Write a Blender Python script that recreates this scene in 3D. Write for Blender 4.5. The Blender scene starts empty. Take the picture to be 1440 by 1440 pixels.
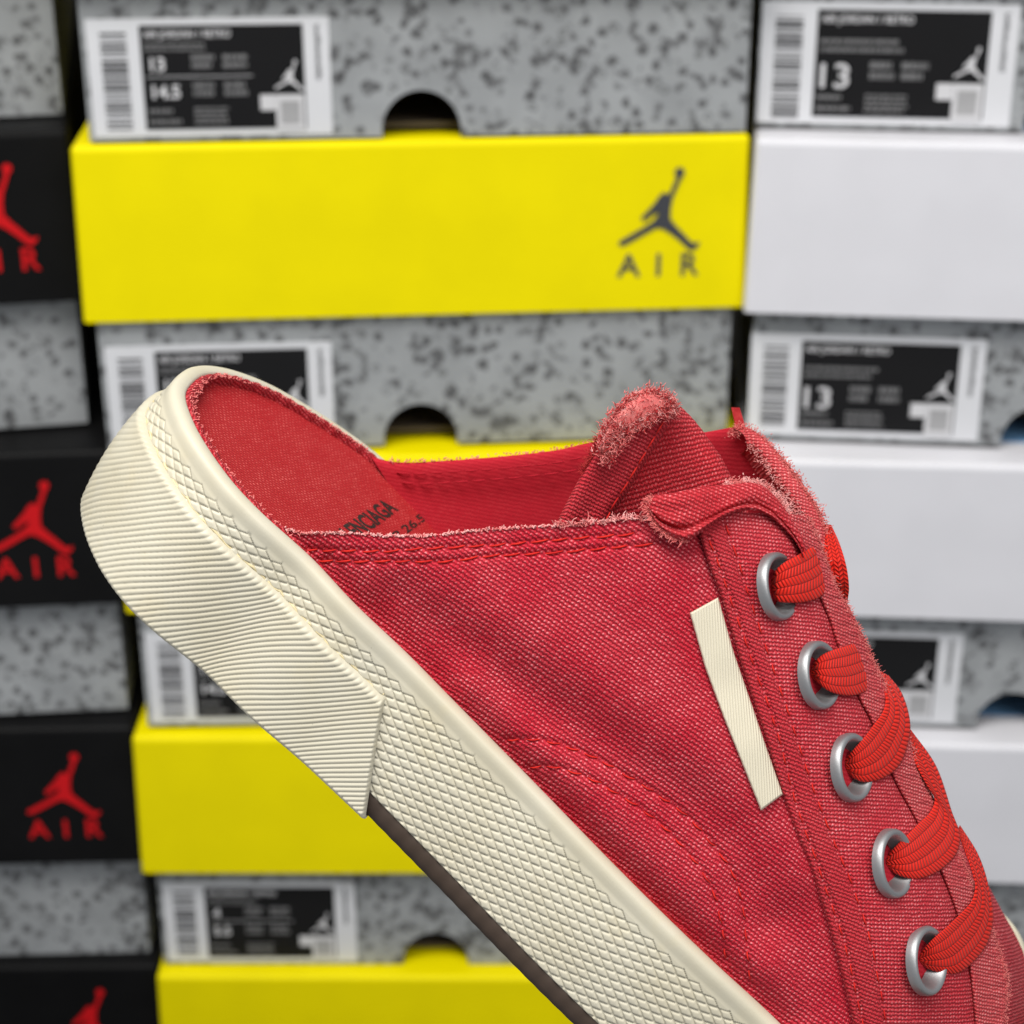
import bpy, bmesh, math, random
import numpy as np
from mathutils import Vector, Matrix

random.seed(7)
rng = np.random.default_rng(11)
S = bpy.context.scene
COL = S.collection

# ------------------------------------------------------------------ camera
F = 2600.0                     # focal length in pixels of the 1440 px photograph
PITCH = math.radians(23.9)
CAM = np.array([0.0, 0.0, 0.847])
RIGHT = np.array([1.0, 0.0, 0.0])
UPC = np.array([0.0, math.sin(PITCH), math.cos(PITCH)])
FWD = np.array([0.0, math.cos(PITCH), -math.sin(PITCH)])
cd = bpy.data.cameras.new('camera')
cam = bpy.data.objects.new('camera', cd)
COL.objects.link(cam)
cam.location = CAM
cam.rotation_euler = (math.pi / 2 - PITCH, 0, 0)
cd.sensor_width = 36.0
cd.lens = 36.0 * F / 1440.0
cd.clip_start = 0.01
cd.clip_end = 50.0
cd.dof.use_dof = True
cd.dof.focus_distance = 0.284
cd.dof.aperture_fstop = 29.0
S.camera = cam

# ------------------------------------------------------------------ light
w = bpy.data.worlds.new('World')
S.world = w
w.use_nodes = True
bg = w.node_tree.nodes['Background']
bg.inputs['Color'].default_value = (0.93, 0.96, 1.0, 1)
bg.inputs['Strength'].default_value = 0.34


def area(name, loc, target, sx, sy, power, col):
    d = bpy.data.lights.new(name, 'AREA')
    d.shape = 'RECTANGLE'
    d.size, d.size_y, d.energy, d.color = sx, sy, power, col
    o = bpy.data.objects.new(name, d)
    COL.objects.link(o)
    o.location = loc
    o.rotation_euler = (Vector(target) - Vector(loc)).to_track_quat('-Z', 'Y').to_euler()
    return o


area('ceiling_lamp', (-0.22, 0.0, 1.78), (0.0, 0.52, 0.66), 1.0, 0.45, 18.3, (1.0, 0.97, 0.92))
area('shop_lamp', (0.6, -0.75, 1.75), (0.0, 0.45, 0.66), 0.5, 0.5, 6.5, (1.0, 0.98, 0.96))
S.view_settings.view_transform = 'Standard'
S.view_settings.look = 'None'
S.view_settings.exposure = 0.10
S.view_settings.gamma = 1.0
S.view_settings.use_curve_mapping = False
S.cycles.max_bounces = 6


# ------------------------------------------------------------------ mapping helpers
def ray(px):
    px = np.atleast_2d(np.asarray(px, float))
    return np.stack([(px[:, 0] - 720) / F, -(px[:, 1] - 720) / F, np.ones(len(px))], 1)


def cam2world(c):
    c = np.atleast_2d(c)
    return CAM + c[:, :1] * RIGHT + c[:, 1:2] * UPC + c[:, 2:3] * FWD


def ray_world_z(px, z):
    d = ray([px])[0]
    dw = d[0] * RIGHT + d[1] * UPC + d[2] * FWD
    return CAM + dw * ((z - CAM[2]) / dw[2])


def ray_world_y(px, y):
    d = ray([px])[0]
    dw = d[0] * RIGHT + d[1] * UPC + d[2] * FWD
    return CAM + dw * (y / dw[1])


# ------------------------------------------------------------------ object helpers
def link(o, parent=None):
    COL.objects.link(o)
    if parent is not None:
        o.parent = parent
    return o


def thing(name, loc, label, cat, group=None, rz=0.0):
    o = bpy.data.objects.new(name, None)
    o.empty_display_size = 0.02
    link(o)
    o.location = loc
    o.rotation_euler = (0, 0, rz)
    o['label'] = label
    o['category'] = cat
    if group:
        o['group'] = group
    return o


def mesh_np(name, verts, faces, mats, parent=None, uv=None, smooth=True, origin=None, midx=None):
    """verts (N,3), faces (M,3|4) arrays -> one mesh object"""
    verts = np.asarray(verts, np.float32)
    if origin is not None:
        verts = verts - np.asarray(origin, np.float32)
    faces = np.asarray(faces, np.int32)
    k = faces.shape[1]
    me = bpy.data.meshes.new(name)
    me.vertices.add(len(verts))
    me.vertices.foreach_set('co', verts.ravel())
    me.loops.add(faces.size)
    me.loops.foreach_set('vertex_index', faces.ravel())
    me.polygons.add(len(faces))
    me.polygons.foreach_set('loop_start', np.arange(0, faces.size, k, dtype=np.int32))
    me.polygons.foreach_set('loop_total', np.full(len(faces), k, np.int32))
    me.polygons.foreach_set('use_smooth', np.full(len(faces), smooth, bool))
    if midx is not None:
        me.polygons.foreach_set('material_index', np.asarray(midx, np.int32))
    if uv is not None:
        l = me.uv_layers.new(name='UVMap')
        l.data.foreach_set('uv', np.asarray(uv, np.float32)[faces.ravel()].ravel())
    me.update(calc_edges=True)
    me.validate()
    for m in (mats if isinstance(mats, (list, tuple)) else [mats]):
        me.materials.append(m)
    o = bpy.data.objects.new(name, me)
    return link(o, parent)


def bm_obj(name, bm, mats, parent=None, smooth=False):
    me = bpy.data.meshes.new(name)
    bmesh.ops.recalc_face_normals(bm, faces=bm.faces[:])
    bm.to_mesh(me)
    bm.free()
    for m in (mats if isinstance(mats, (list, tuple)) else [mats]):
        me.materials.append(m)
    if smooth:
        for p in me.polygons:
            p.use_smooth = True
    o = bpy.data.objects.new(name, me)
    return link(o, parent)


def bm_box(bm, x0, x1, y0, y1, z0, z1):
    v = [bm.verts.new(p) for p in ((x0, y0, z0), (x1, y0, z0), (x1, y1, z0), (x0, y1, z0),
                                   (x0, y0, z1), (x1, y0, z1), (x1, y1, z1), (x0, y1, z1))]
    for f in ((0, 3, 2, 1), (4, 5, 6, 7), (0, 1, 5, 4), (1, 2, 6, 5), (2, 3, 7, 6), (3, 0, 4, 7)):
        bm.faces.new([v[i] for i in f])
    return v


def grid_faces(nu, nv, close_u=False):
    iu = np.arange(nu if close_u else nu - 1)
    iv = np.arange(nv - 1)
    a, b = np.meshgrid(iu, iv, indexing='ij')
    a2 = (a + 1) % nu
    return np.stack([a * nv + b, a2 * nv + b, a2 * nv + b + 1, a * nv + b + 1], -1).reshape(-1, 4)


# ------------------------------------------------------------------ materials
class NT:
    def __init__(self, name):
        self.m = bpy.data.materials.new(name)
        self.m.use_nodes = True
        self.t = self.m.node_tree
        self.b = self.t.nodes['Principled BSDF']

    def n(self, typ, **kw):
        nd = self.t.nodes.new(typ)
        for k, v in kw.items():
            if k in nd.inputs and not hasattr(nd, k):
                nd.inputs[k].default_value = v
            else:
                setattr(nd, k, v)
        return nd

    def l(self, a, b):
        self.t.links.new(a, b)

    def math(self, op, a, b=None, c=None, clamp=False):
        nd = self.t.nodes.new('ShaderNodeMath')
        nd.operation = op
        nd.use_clamp = clamp
        for i, x in enumerate((a, b, c)):
            if x is None:
                continue
            if isinstance(x, (int, float)):
                nd.inputs[i].default_value = x
            else:
                self.l(x, nd.inputs[i])
        return nd.outputs[0]

    def mix(self, f, a, b):
        nd = self.t.nodes.new('ShaderNodeMix')
        nd.data_type = 'RGBA'
        for i, x in ((0, f), (6, a), (7, b)):
            if isinstance(x, (int, float)):
                nd.inputs[i].default_value = x
            elif isinstance(x, tuple):
                nd.inputs[i].default_value = (*x[:3], 1)
            else:
                self.l(x, nd.inputs[i])
        return nd.outputs[2]

    def noise(self, vec, scale, detail=3.0, rough=0.55):
        nd = self.t.nodes.new('ShaderNodeTexNoise')
        nd.inputs['Scale'].default_value = scale
        nd.inputs['Detail'].default_value = detail
        nd.inputs['Roughness'].default_value = rough
        if vec is not None:
            self.l(vec, nd.inputs['Vector'])
        return nd

    def ramp(self, x, lo, hi):
        nd = self.t.nodes.new('ShaderNodeMapRange')
        nd.interpolation_type = 'SMOOTHSTEP'
        nd.inputs['From Min'].default_value = lo
        nd.inputs['From Max'].default_value = hi
        self.l(x, nd.inputs['Value'])
        return nd.outputs[0]

    def bump(self, h, dist, strength=1.0):
        nd = self.t.nodes.new('ShaderNodeBump')
        nd.inputs['Strength'].default_value = strength
        nd.inputs['Distance'].default_value = dist
        self.l(h, nd.inputs['Height'])
        self.l(nd.outputs[0], self.b.inputs['Normal'])

    def set(self, color=None, rough=0.6, metal=0.0, spec=0.5):
        if color is not None:
            if isinstance(color, tuple):
                self.b.inputs['Base Color'].default_value = (*color, 1)
            else:
                self.l(color, self.b.inputs['Base Color'])
        self.b.inputs['Roughness'].default_value = rough
        self.b.inputs['Metallic'].default_value = metal
        self.b.inputs['Specular IOR Level'].default_value = spec
        return self.m


def paper(name, col, rough=0.5, var=0.06, spec=0.5):
    t = NT(name)
    tc = t.n('ShaderNodeTexCoord')
    nz = t.noise(tc.outputs['Object'], 30, 4)
    c2 = tuple(c * (1 - var) for c in col)
    fib = t.noise(tc.outputs['Object'], 900, 2)
    low = t.noise(tc.outputs['Object'], 9, 2)
    t.bump(t.math('MULTIPLY_ADD', fib.outputs[0], 0.006, low.outputs[0]), 0.0035, 0.6)
    return t.set(t.mix(t.ramp(nz.outputs[0], 0.35, 0.65), col, c2), rough, 0, spec)


def cement(name, seed):
    """grey board printed with a cracked speckle"""
    t = NT(name)
    tc = t.n('ShaderNodeTexCoord')
    mp = t.n('ShaderNodeMapping')
    mp.inputs['Location'].default_value = (seed * 3.1, seed * 1.7, seed * 2.3)
    t.l(tc.outputs['Object'], mp.inputs['Vector'])
    v = mp.outputs[0]
    wob = t.noise(v, 260, 2)
    vm = t.n('ShaderNodeVectorMath', operation='MULTIPLY_ADD')
    t.l(wob.outputs['Color'], vm.inputs[0])
    vm.inputs[1].default_value = (0.004, 0.004, 0.004)
    t.l(v, vm.inputs[2])
    # soft dark blots
    big = t.noise(vm.outputs[0], 165, 2, 0.5)
    reg = t.noise(v, 38, 2)
    blot = t.ramp(t.math('ADD', big.outputs[0], t.math('MULTIPLY', reg.outputs[0], 0.35)), 0.74, 0.86)
    # small ring marks
    vo = t.n('ShaderNodeTexVoronoi')
    vo.inputs['Scale'].default_value = 190
    vo.inputs['Randomness'].default_value = 1.0
    t.l(vm.outputs[0], vo.inputs['Vector'])
    d = vo.outputs['Distance']
    ring = t.math('SUBTRACT', 1.0, t.ramp(t.math('ABSOLUTE', t.math('SUBTRACT', d, 0.30)), 0.03, 0.13))
    sepc = t.n('ShaderNodeSeparateColor')
    t.l(vo.outputs['Color'], sepc.inputs[0])
    ring = t.math('MULTIPLY', ring, t.ramp(sepc.outputs[0], 0.2, 0.55))
    core = t.math('MULTIPLY', t.math('SUBTRACT', 1.0, t.ramp(d, 0.18, 0.46)), t.ramp(sepc.outputs[1], 0.60, 0.8))
    base = t.mix(t.ramp(reg.outputs[0], 0.3, 0.7), (0.345, 0.36, 0.372), (0.275, 0.288, 0.298))
    c = t.mix(t.math('MULTIPLY', ring, 0.6), base, (0.10, 0.105, 0.105))
    c = t.mix(t.math('MULTIPLY', core, 0.8), c, (0.055, 0.055, 0.058))
    c = t.mix(t.math('MULTIPLY', blot, 0.78), c, (0.06, 0.06, 0.063))
    return t.set(c, 0.55)


def canvas(name, dye, crest, pitch=0.34, rot=0.0, wear=1.0, bump=0.00017, rough=0.85, dark=0.55, both=0.45):
    """plain weave canvas, UV in millimetres"""
    t = NT(name)
    uvn = t.n('ShaderNodeUVMap')
    nz = t.noise(uvn.outputs[0], 0.9, 3)
    vm = t.n('ShaderNodeVectorMath', operation='MULTIPLY_ADD')
    t.l(nz.outputs['Color'], vm.inputs[0])
    vm.inputs[1].default_value = (0.6, 0.6, 0)
    t.l(uvn.outputs[0], vm.inputs[2])
    mp = t.n('ShaderNodeMapping')
    mp.inputs['Rotation'].default_value = (0, 0, rot)
    mp.inputs['Scale'].default_value = (1 / pitch, 1 / pitch, 1)
    t.l(vm.outputs[0], mp.inputs['Vector'])
    sp = t.n('ShaderNodeSeparateXYZ')
    t.l(mp.outputs[0], sp.inputs[0])
    U, V = sp.outputs[0], sp.outputs[1]
    fu, fv = t.math('FLOOR', U), t.math('FLOOR', V)
    pi = math.pi

    def thread(A, B, fA, off):
        s = t.math('ABSOLUTE', t.math('SINE', t.math('MULTIPLY', A, pi)))
        k = t.math('COSINE', t.math('MULTIPLY', t.math('ADD', t.math('ADD', B, fA), off), pi))
        return t.math('MULTIPLY', t.math('POWER', s, 0.7), t.math('MULTIPLY_ADD', k, 0.5, 0.5))
    h1 = thread(U, V, fu, 0.0)
    h2 = thread(V, U, fv, 1.0)
    H = t.math('MAXIMUM', h1, h2)
    # per-thread irregularity
    wn = t.n('ShaderNodeTexWhiteNoise', noise_dimensions='2D')
    cb = t.n('ShaderNodeCombineXYZ')
    t.l(fu, cb.inputs[0])
    t.l(t.math('FLOOR', t.math('MULTIPLY', t.math('ADD', V, fu), 0.5)), cb.inputs[1])
    t.l(cb.outputs[0], wn.inputs['Vector'])
    wl = t.noise(uvn.outputs[0], 0.12, 4, 0.6)
    wearm = t.ramp(wl.outputs[0], 0.30, 0.72)
    spot = t.math('MULTIPLY', t.ramp(t.math('MAXIMUM', h1, t.math('MULTIPLY', h2, both)), 0.50, 0.98),
                  t.math('MULTIPLY_ADD', t.math('POWER', wn.outputs[0], 1.4), 1.15, 0.08))
    spot = t.math('MULTIPLY', spot, t.math('MULTIPLY_ADD', wearm, 0.7 * wear, 0.40 * wear), clamp=True)
    deep = t.math('SUBTRACT', 1.0, t.ramp(H, 0.15, 0.6))
    fade = t.mix(t.math('MULTIPLY', wearm, 0.35 * wear), dye, tuple(0.75 * a + 0.25 * b for a, b in zip(dye, crest)))
    c = t.mix(t.math('MULTIPLY', deep, 0.9), fade, tuple(x * dark for x in dye))
    c = t.mix(spot, c, crest)
    fz = t.noise(uvn.outputs[0], 6.0, 2)
    hh = t.math('MULTIPLY_ADD', fz.outputs[0], 0.35, H)
    t.bump(hh, bump, 1.0)
    m = t.set(c, rough, 0, 0.12)
    t.b.inputs['Sheen Weight'].default_value = 0.03
    t.b.inputs['Sheen Roughness'].default_value = 0.5
    t.b.inputs['Sheen Tint'].default_value = (1, 0.6, 0.6, 1)
    return m


def lace_mat(name):
    """flat braided lace, U across (0..1), V along in mm"""
    t = NT(name)
    uvn = t.n('ShaderNodeUVMap')
    sp = t.n('ShaderNodeSeparateXYZ')
    t.l(uvn.outputs[0], sp.inputs[0])
    u, v = sp.outputs[0], sp.outputs[1]
    pi = math.pi
    k = t.math('MULTIPLY', u, 5.0)
    fk = t.math('FLOOR', k)
    fr = t.math('SUBTRACT', t.math('FRACT', k), 0.5)
    rib = t.math('SUBTRACT', 1.0, t.math('POWER', t.math('ABSOLUTE', t.math('MULTIPLY', fr, 2.0)), 2.0))
    par = t.math('SUBTRACT', t.math('MULTIPLY', t.math('MODULO', fk, 2.0), 2.0), 1.0)
    ph = t.math('ADD', t.math('DIVIDE', v, 0.72), t.math('MULTIPLY', t.math('MULTIPLY', fr, par), 0.75))
    st = t.math('ABSOLUTE', t.math('SINE', t.math('MULTIPLY', ph, pi)))
    H = t.math('MULTIPLY', t.math('POWER', rib, 0.3), t.math('MULTIPLY_ADD', t.math('POWER', st, 0.8), 0.85, 0.15))
    c = t.mix(t.ramp(H, 0.05, 0.75), (0.26, 0.004, 0.004), (0.66, 0.017, 0.007))
    t.bump(H, 0.00028, 1.0)
    m = t.set(c, 0.6, 0, 0.2)
    t.b.inputs['Sheen Weight'].default_value = 0.04
    return m


def fibre_mat(name, c1, c2):
    t = NT(name)
    tc = t.n('ShaderNodeTexCoord')
    nz = t.noise(tc.outputs['Object'], 700, 2)
    m = t.set(t.mix(t.ramp(nz.outputs[0], 0.35, 0.65), c1, c2), 0.85, 0, 0.2)
    return m


def rubber(name, col, rough=0.45):
    t = NT(name)
    tc = t.n('ShaderNodeTexCoord')
    nz = t.noise(tc.outputs['Object'], 55, 4)
    yl = t.noise(tc.outputs['Object'], 160, 3)
    c = t.mix(t.ramp(nz.outputs[0], 0.35, 0.7), col, tuple(a * b for a, b in zip(col, (0.93, 0.91, 0.86))))
    c = t.mix(t.math('MULTIPLY', t.ramp(yl.outputs[0], 0.55, 0.75), 0.25), c, tuple(a * b for a, b in zip(col, (1.0, 0.93, 0.76))))
    sp = t.n('ShaderNodeTexVoronoi')
    sp.inputs['Scale'].default_value = 330
    t.l(tc.outputs['Object'], sp.inputs['Vector'])
    sc = t.n('ShaderNodeSeparateColor')
    t.l(sp.outputs['Color'], sc.inputs[0])
    speck = t.math('MULTIPLY', t.math('SUBTRACT', 1.0, t.ramp(sp.outputs['Distance'], 0.03, 0.07)), t.ramp(sc.outputs[0], 0.86, 0.9))
    c = t.mix(t.math('MULTIPLY', speck, 0.8), c, (0.07, 0.06, 0.05))
    sm = t.noise(tc.outputs['Object'], 24, 6, 0.7)
    c = t.mix(t.math('MULTIPLY', t.ramp(sm.outputs[0], 0.55, 0.72), 0.16), c, (0.33, 0.29, 0.22))
    fine = t.noise(tc.outputs['Object'], 1500, 2)
    t.bump(fine.outputs[0], 0.00003, 0.5)
    m = t.set(c, rough, 0, 0.4)
    return m


M = {}
M['yellow'] = paper('yellow_board', (0.86, 0.735, 0.0), 0.5, 0.04, 0.10)
M['white'] = paper('white_board', (0.72, 0.72, 0.765), 0.38, 0.03)
M['black'] = paper('black_board', (0.006, 0.006, 0.0065), 0.5, 0.2, 0.10)
M['kraft'] = paper('kraft_board', (0.10, 0.075, 0.05), 0.8)
M['blue'] = paper('blue_board', (0.20, 0.42, 0.72), 0.5)
M['label_white'] = paper('label_paper', (0.68, 0.69, 0.72), 0.45, 0.02)
M['label_black'] = paper('label_ink', (0.010, 0.010, 0.011), 0.5, 0.1, 0.15)
M['label_print'] = paper('label_print', (0.62, 0.62, 0.64), 0.5, 0.02)
M['label_small'] = paper('label_small_print', (0.17, 0.17, 0.175), 0.5, 0.02)
M['label_patch'] = paper('label_patch', (0.40, 0.40, 0.41), 0.5, 0.15)
M['bar'] = paper('barcode_ink', (0.10, 0.10, 0.105), 0.5, 0.02)
M['red_ink'] = paper('red_ink', (0.60, 0.008, 0.012), 0.5, 0.05, 0.15)
M['grey_ink'] = paper('grey_ink', (0.050, 0.052, 0.060), 0.4, 0.05)
CEM = [cement('cement_board_%s' % 'abcdef'[i], i + 1) for i in range(6)]
RED = (0.40, 0.010, 0.022)
PINK = (0.66, 0.20, 0.22)
M['quarter'] = canvas('red_canvas', (0.49, 0.0155, 0.033), (0.82, 0.25, 0.27), 0.50, math.radians(33), 1.1)
M['facing'] = canvas('worn_red_canvas', (0.50, 0.026, 0.040), (0.82, 0.27, 0.28), 0.45, math.radians(0), 1.1)
M['tape'] = canvas('red_tape', (0.48, 0.026, 0.038), (0.68, 0.14, 0.15), 0.44, math.radians(18), 0.8)
M['band'] = canvas('washed_red_canvas', (0.52, 0.05, 0.06), (0.76, 0.30, 0.29), 0.42, math.radians(10), 1.2)
M['tongue'] = canvas('tongue_canvas', (0.48, 0.020, 0.030), (0.76, 0.20, 0.21), 0.50, math.radians(-20), 1.0)
M['tab'] = canvas('tab_canvas', (0.46, 0.020, 0.030), (0.74, 0.19, 0.20), 0.48, math.radians(20), 1.1)
M['lining'] = canvas('lining_canvas', (0.42, 0.014, 0.027), (0.52, 0.05, 0.06), 0.5, math.radians(10), 0.5, 0.00002, 0.9, 0.85, 1.0)
M['insole'] = canvas('insole_cloth', (0.40, 0.013, 0.017), (0.68, 0.12, 0.11), 0.56, math.radians(12), 1.0, 0.00008, 0.75, 0.75, 0.1)
M['thread'] = fibre_mat('red_thread', (0.62, 0.022, 0.014), (0.48, 0.012, 0.012))
M['fray_pink'] = fibre_mat('pink_fibre', (0.80, 0.25, 0.23), (0.72, 0.16, 0.155))
M['fray_pale'] = fibre_mat('pale_fibre', (0.82, 0.42, 0.40), (0.72, 0.20, 0.19))
M['fray_red'] = fibre_mat('red_fibre', (0.52, 0.045, 0.045), (0.40, 0.02, 0.025))
M['thread_dull'] = fibre_mat('faded_thread', (0.52, 0.03, 0.03), (0.36, 0.012, 0.018))
M['lace'] = lace_mat('red_lace')
M['rubber'] = rubber('cream_rubber', (0.60, 0.565, 0.455))
M['outsole'] = rubber('brown_rubber', (0.048, 0.031, 0.022), 0.65)
M['text_ink'] = paper('black_ink', (0.02, 0.013, 0.01), 0.6)
t = NT('eyelet_metal')
tc = t.n('ShaderNodeTexCoord')
nz = t.noise(tc.outputs['Object'], 2600, 2)
t.bump(nz.outputs[0], 0.00003, 0.5)
M['metal'] = t.set((0.37, 0.375, 0.385), 0.48, 0.85)
t = NT('cream_ribbon')
uvn = t.n('ShaderNodeUVMap')
wv_ = t.n('ShaderNodeTexWave', bands_direction='DIAGONAL')
wv_.inputs['Scale'].default_value = 1.0
t.l(uvn.outputs[0], wv_.inputs['Vector'])
t.bump(wv_.outputs['Fac'], 0.00012, 0.8)
M['ribbon'] = t.set(t.mix(wv_.outputs['Fac'], (0.68, 0.62, 0.47), (0.73, 0.67, 0.53)), 0.6)
M['shelf'] = paper('dark_shelf', (0.03, 0.03, 0.032), 0.7)
M['backing'] = paper('light_stop_dark', (0.02, 0.02, 0.021), 0.8)  # dark board of the added panel that keeps world light out of the gaps


# ------------------------------------------------------------------ text to mesh
def text_mesh(body, size, bold=0.0, extrude=0.0, spacing=1.0):
    cu = bpy.data.curves.new('t', 'FONT')
    cu.body = body
    cu.size = size
    cu.offset = bold
    cu.extrude = extrude
    cu.space_character = spacing
    cu.resolution_u = 3
    o = bpy.data.objects.new('t', cu)
    COL.objects.link(o)
    dg = bpy.context.evaluated_depsgraph_get()
    me = bpy.data.meshes.new_from_object(o.evaluated_get(dg))
    V = np.array([v.co[:] for v in me.vertices]).reshape(-1, 3)
    P = [list(p.vertices) for p in me.polygons]
    bpy.data.objects.remove(o)
    bpy.data.curves.remove(cu)
    bpy.data.meshes.remove(me)
    return V, P


def bm_text(bm, body, size, x, z, y, bold=0.0, vertical=False, width=None):
    """lettering in the x-z plane facing -y"""
    V, P = text_mesh(body, size, bold)
    if width:
        V[:, 0] *= width / max(1e-9, V[:, 0].max() - V[:, 0].min())
    V[:, 0] -= V[:, 0].min()
    vs = []
    for a, b, _ in V:
        if vertical:
            vs.append(bm.verts.new((x - b, y, z + a)))
        else:
            vs.append(bm.verts.new((x + a, y, z + b)))
    for p in P:
        try:
            bm.faces.new([vs[i] for i in p])
        except ValueError:
            pass


def bm_rect(bm, x0, x1, z0, z1, y, mi=0):
    f = bm.faces.new([bm.verts.new(p) for p in ((x0, y, z0), (x1, y, z0), (x1, y, z1), (x0, y, z1))])
    f.material_index = mi


LEAPER = [(728, 155), (712, 125), (714, 92), (738, 68), (770, 62), (802, 76), (816, 108), (810, 140), (784, 166), (740, 280), (702, 370), (684, 480),
          (682, 595), (740, 670), (830, 762), (900, 840), (940, 865), (1005, 848), (985, 902), (930, 948), (880, 922), (780, 826),
          (680, 748), (600, 700), (540, 695), (430, 752), (300, 826), (200, 876), (148, 868), (155, 828), (280, 756), (420, 676),
          (505, 616), (548, 566), (552, 530), (500, 552), (405, 622), (375, 584), (450, 502), (515, 430), (545, 380), (580, 338),
          (610, 318), (640, 332), (664, 340), (690, 270), (728, 180)]


def bm_leaper(bm, x, z, y, k, depth=0.0):
    """leaping figure with a ball; (x, z) is the centre, k metres per unit"""
    pts = [(x + (px - 575) * k, y, z - (py - 520) * k) for px, py in LEAPER]
    vs = [bm.verts.new(p) for p in pts]
    f = bm.faces.new(vs)
    f.normal_update()
    bmesh.ops.triangulate(bm, faces=[f])


# ------------------------------------------------------------------ shoe boxes
YM = 0.684
Z1 = ray_world_y((97, 208), YM)[2]
Z3 = ray_world_y((183, 1039), YM)[2]
Z4 = ray_world_y((218, 1375), YM)[2]
HB = ((Z1 - Z3) / 2 + (Z3 - Z4)) / 2          # stacking height of a box
LV = [Z1 + HB, Z1, Z1 - (Z1 - Z3) / 2, Z3, Z4]  # lid tops, top to bottom
SHELF = Z4 - HB
HL = 0.0703                                    # lid height
GRP = 'shoe boxes stacked behind the sneaker'


def size_label(root, x0, zb, wl, hl, yf, big, small=None, two=True):
    """white sticker with barcode, black panel and lettering"""
    bm = bmesh.new()
    bm_box(bm, x0, x0 + wl, yf - 0.0003, yf + 0.001, zb, zb + hl)
    lab = bm_obj('size_label', bm, M['label_white'], root)
    k = wl / 92.0
    y1 = yf - 0.0005
    bm = bmesh.new()
    z = zb + hl - 5.0 * k
    r = random.Random(int(abs(x0 + zb) * 1e5))
    while z > zb + 3.0 * k:
        h = r.choice((0.35, 0.5, 0.8, 1.2, 1.6)) * k
        bm_rect(bm, x0 + 5 * k, x0 + 15 * k, z - h, z, y1)
        z -= h + r.choice((0.4, 0.5, 0.8, 1.1)) * k
    bm_obj('barcode', bm, M['bar'], lab)
    bm = bmesh.new()
    px0, px1, pz0, pz1 = x0 + 20 * k, x0 + 82 * k, zb + 2.6 * k, zb + hl - 2.5 * k
    bm_rect(bm, px0, px1, pz0, pz1, y1)
    bm_obj('print_panel', bm, M['label_black'], lab)
    bm = bmesh.new()
    y2 = yf - 0.0007
    bm_text(bm, 'AIR JORDAN 1 RETRO', 4.0 * k, px0 + 1.5 * k, pz1 - 4.6 * k, y2, 0.00006, width=33 * k)

    def lines(xa, za, wid, n, h, gap):
        for i in range(n):
            xx = xa
            ww = wid * r.uniform(0.75, 1.0)
            while xx < xa + ww:
                s = r.uniform(0.7, 2.6) * k
                bm_rect(bm, xx, min(xx + s, xa + ww), za - i * gap - h, za - i * gap, y2, 1)
                xx += s + 0.45 * k
    if two:
        lines(px0 + 1.5 * k, pz1 - 6.6 * k, 27 * k, 2, 1.0 * k, 1.9 * k)
        bm_text(bm, big, 7.0 * k, px0 + 3.4 * k, pz1 - 17.0 * k, y2, 0.0002)
        if small:
            bm_text(bm, small, 7.0 * k, px0 + 3.4 * k, pz1 - 27.5 * k, y2, 0.0002)
        bm_rect(bm, px0 + 1.5 * k, px0 + 42 * k, pz1 - 19.5 * k, pz1 - 19.2 * k, y2)
        for rr in (11.2, 21.8):
            lines(px0 + 19 * k, pz1 - rr * k, 9 * k, 2, 2.0 * k, 3.0 * k)
            lines(px0 + 31 * k, pz1 - rr * k, 10 * k, 2, 2.0 * k, 3.0 * k)
    else:
        lines(px0 + 1.5 * k, pz1 - 10.5 * k, 31 * k, 2, 1.5 * k, 3.0 * k)
        bm_text(bm, big, 12.5 * k, px0 + 2.2 * k, pz1 - 28.0 * k, y2, 0.00015, width=10.5 * k)
        lines(px0 + 20 * k, pz1 - 18.5 * k, 9 * k, 2, 2.4 * k, 3.8 * k)
        lines(px0 + 31.5 * k, pz1 - 18.5 * k, 10.5 * k, 2, 2.4 * k, 3.8 * k)
    lines(px0 + 1.5 * k, pz0 + 8.0 * k, 11 * k, 1, 1.6 * k, 2)
    lines(px0 + 1.5 * k, pz0 + 3.9 * k, 15 * k, 1, 1.6 * k, 2)
    lines(px0 + 19 * k, pz0 + 8.4 * k, 16 * k, 4, 1.0 * k, 1.8 * k)
    # leaping figure and the blank white blocks below it
    bm_leaper(bm, px1 - 6.0 * k, pz0 + 20 * k, y2, 0.0134 * k)
    bm_rect(bm, px1 - 11.5 * k, px1 - 0.6 * k, pz0 - 0.6 * k, pz0 + 13.0 * k, y2 - 0.0001)
    bm_rect(bm, px1 - 17.5 * k, px1 - 11.6 * k, pz0 + 7.0 * k, pz0 + 13.0 * k, y2 - 0.0001)
    bm_rect(bm, px1 - 9.8 * k, px1 - 2.4 * k, pz0 + 1.6 * k, pz0 + 10.6 * k, y2 - 0.0002, 2)
    bm_obj('print_lettering', bm, [M['label_print'], M['label_small'], M['label_patch']], lab)
    bm = bmesh.new()
    for i in range(20):
        zz = zb + hl - (3 + i * 1.05) * k
        bm_rect(bm, x0 + 86.5 * k, x0 + (87.8 + r.random() * 0.8) * k, zz - 0.6 * k, zz, y1)
    bm_obj('side_print', bm, M['bar'], lab)


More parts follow.
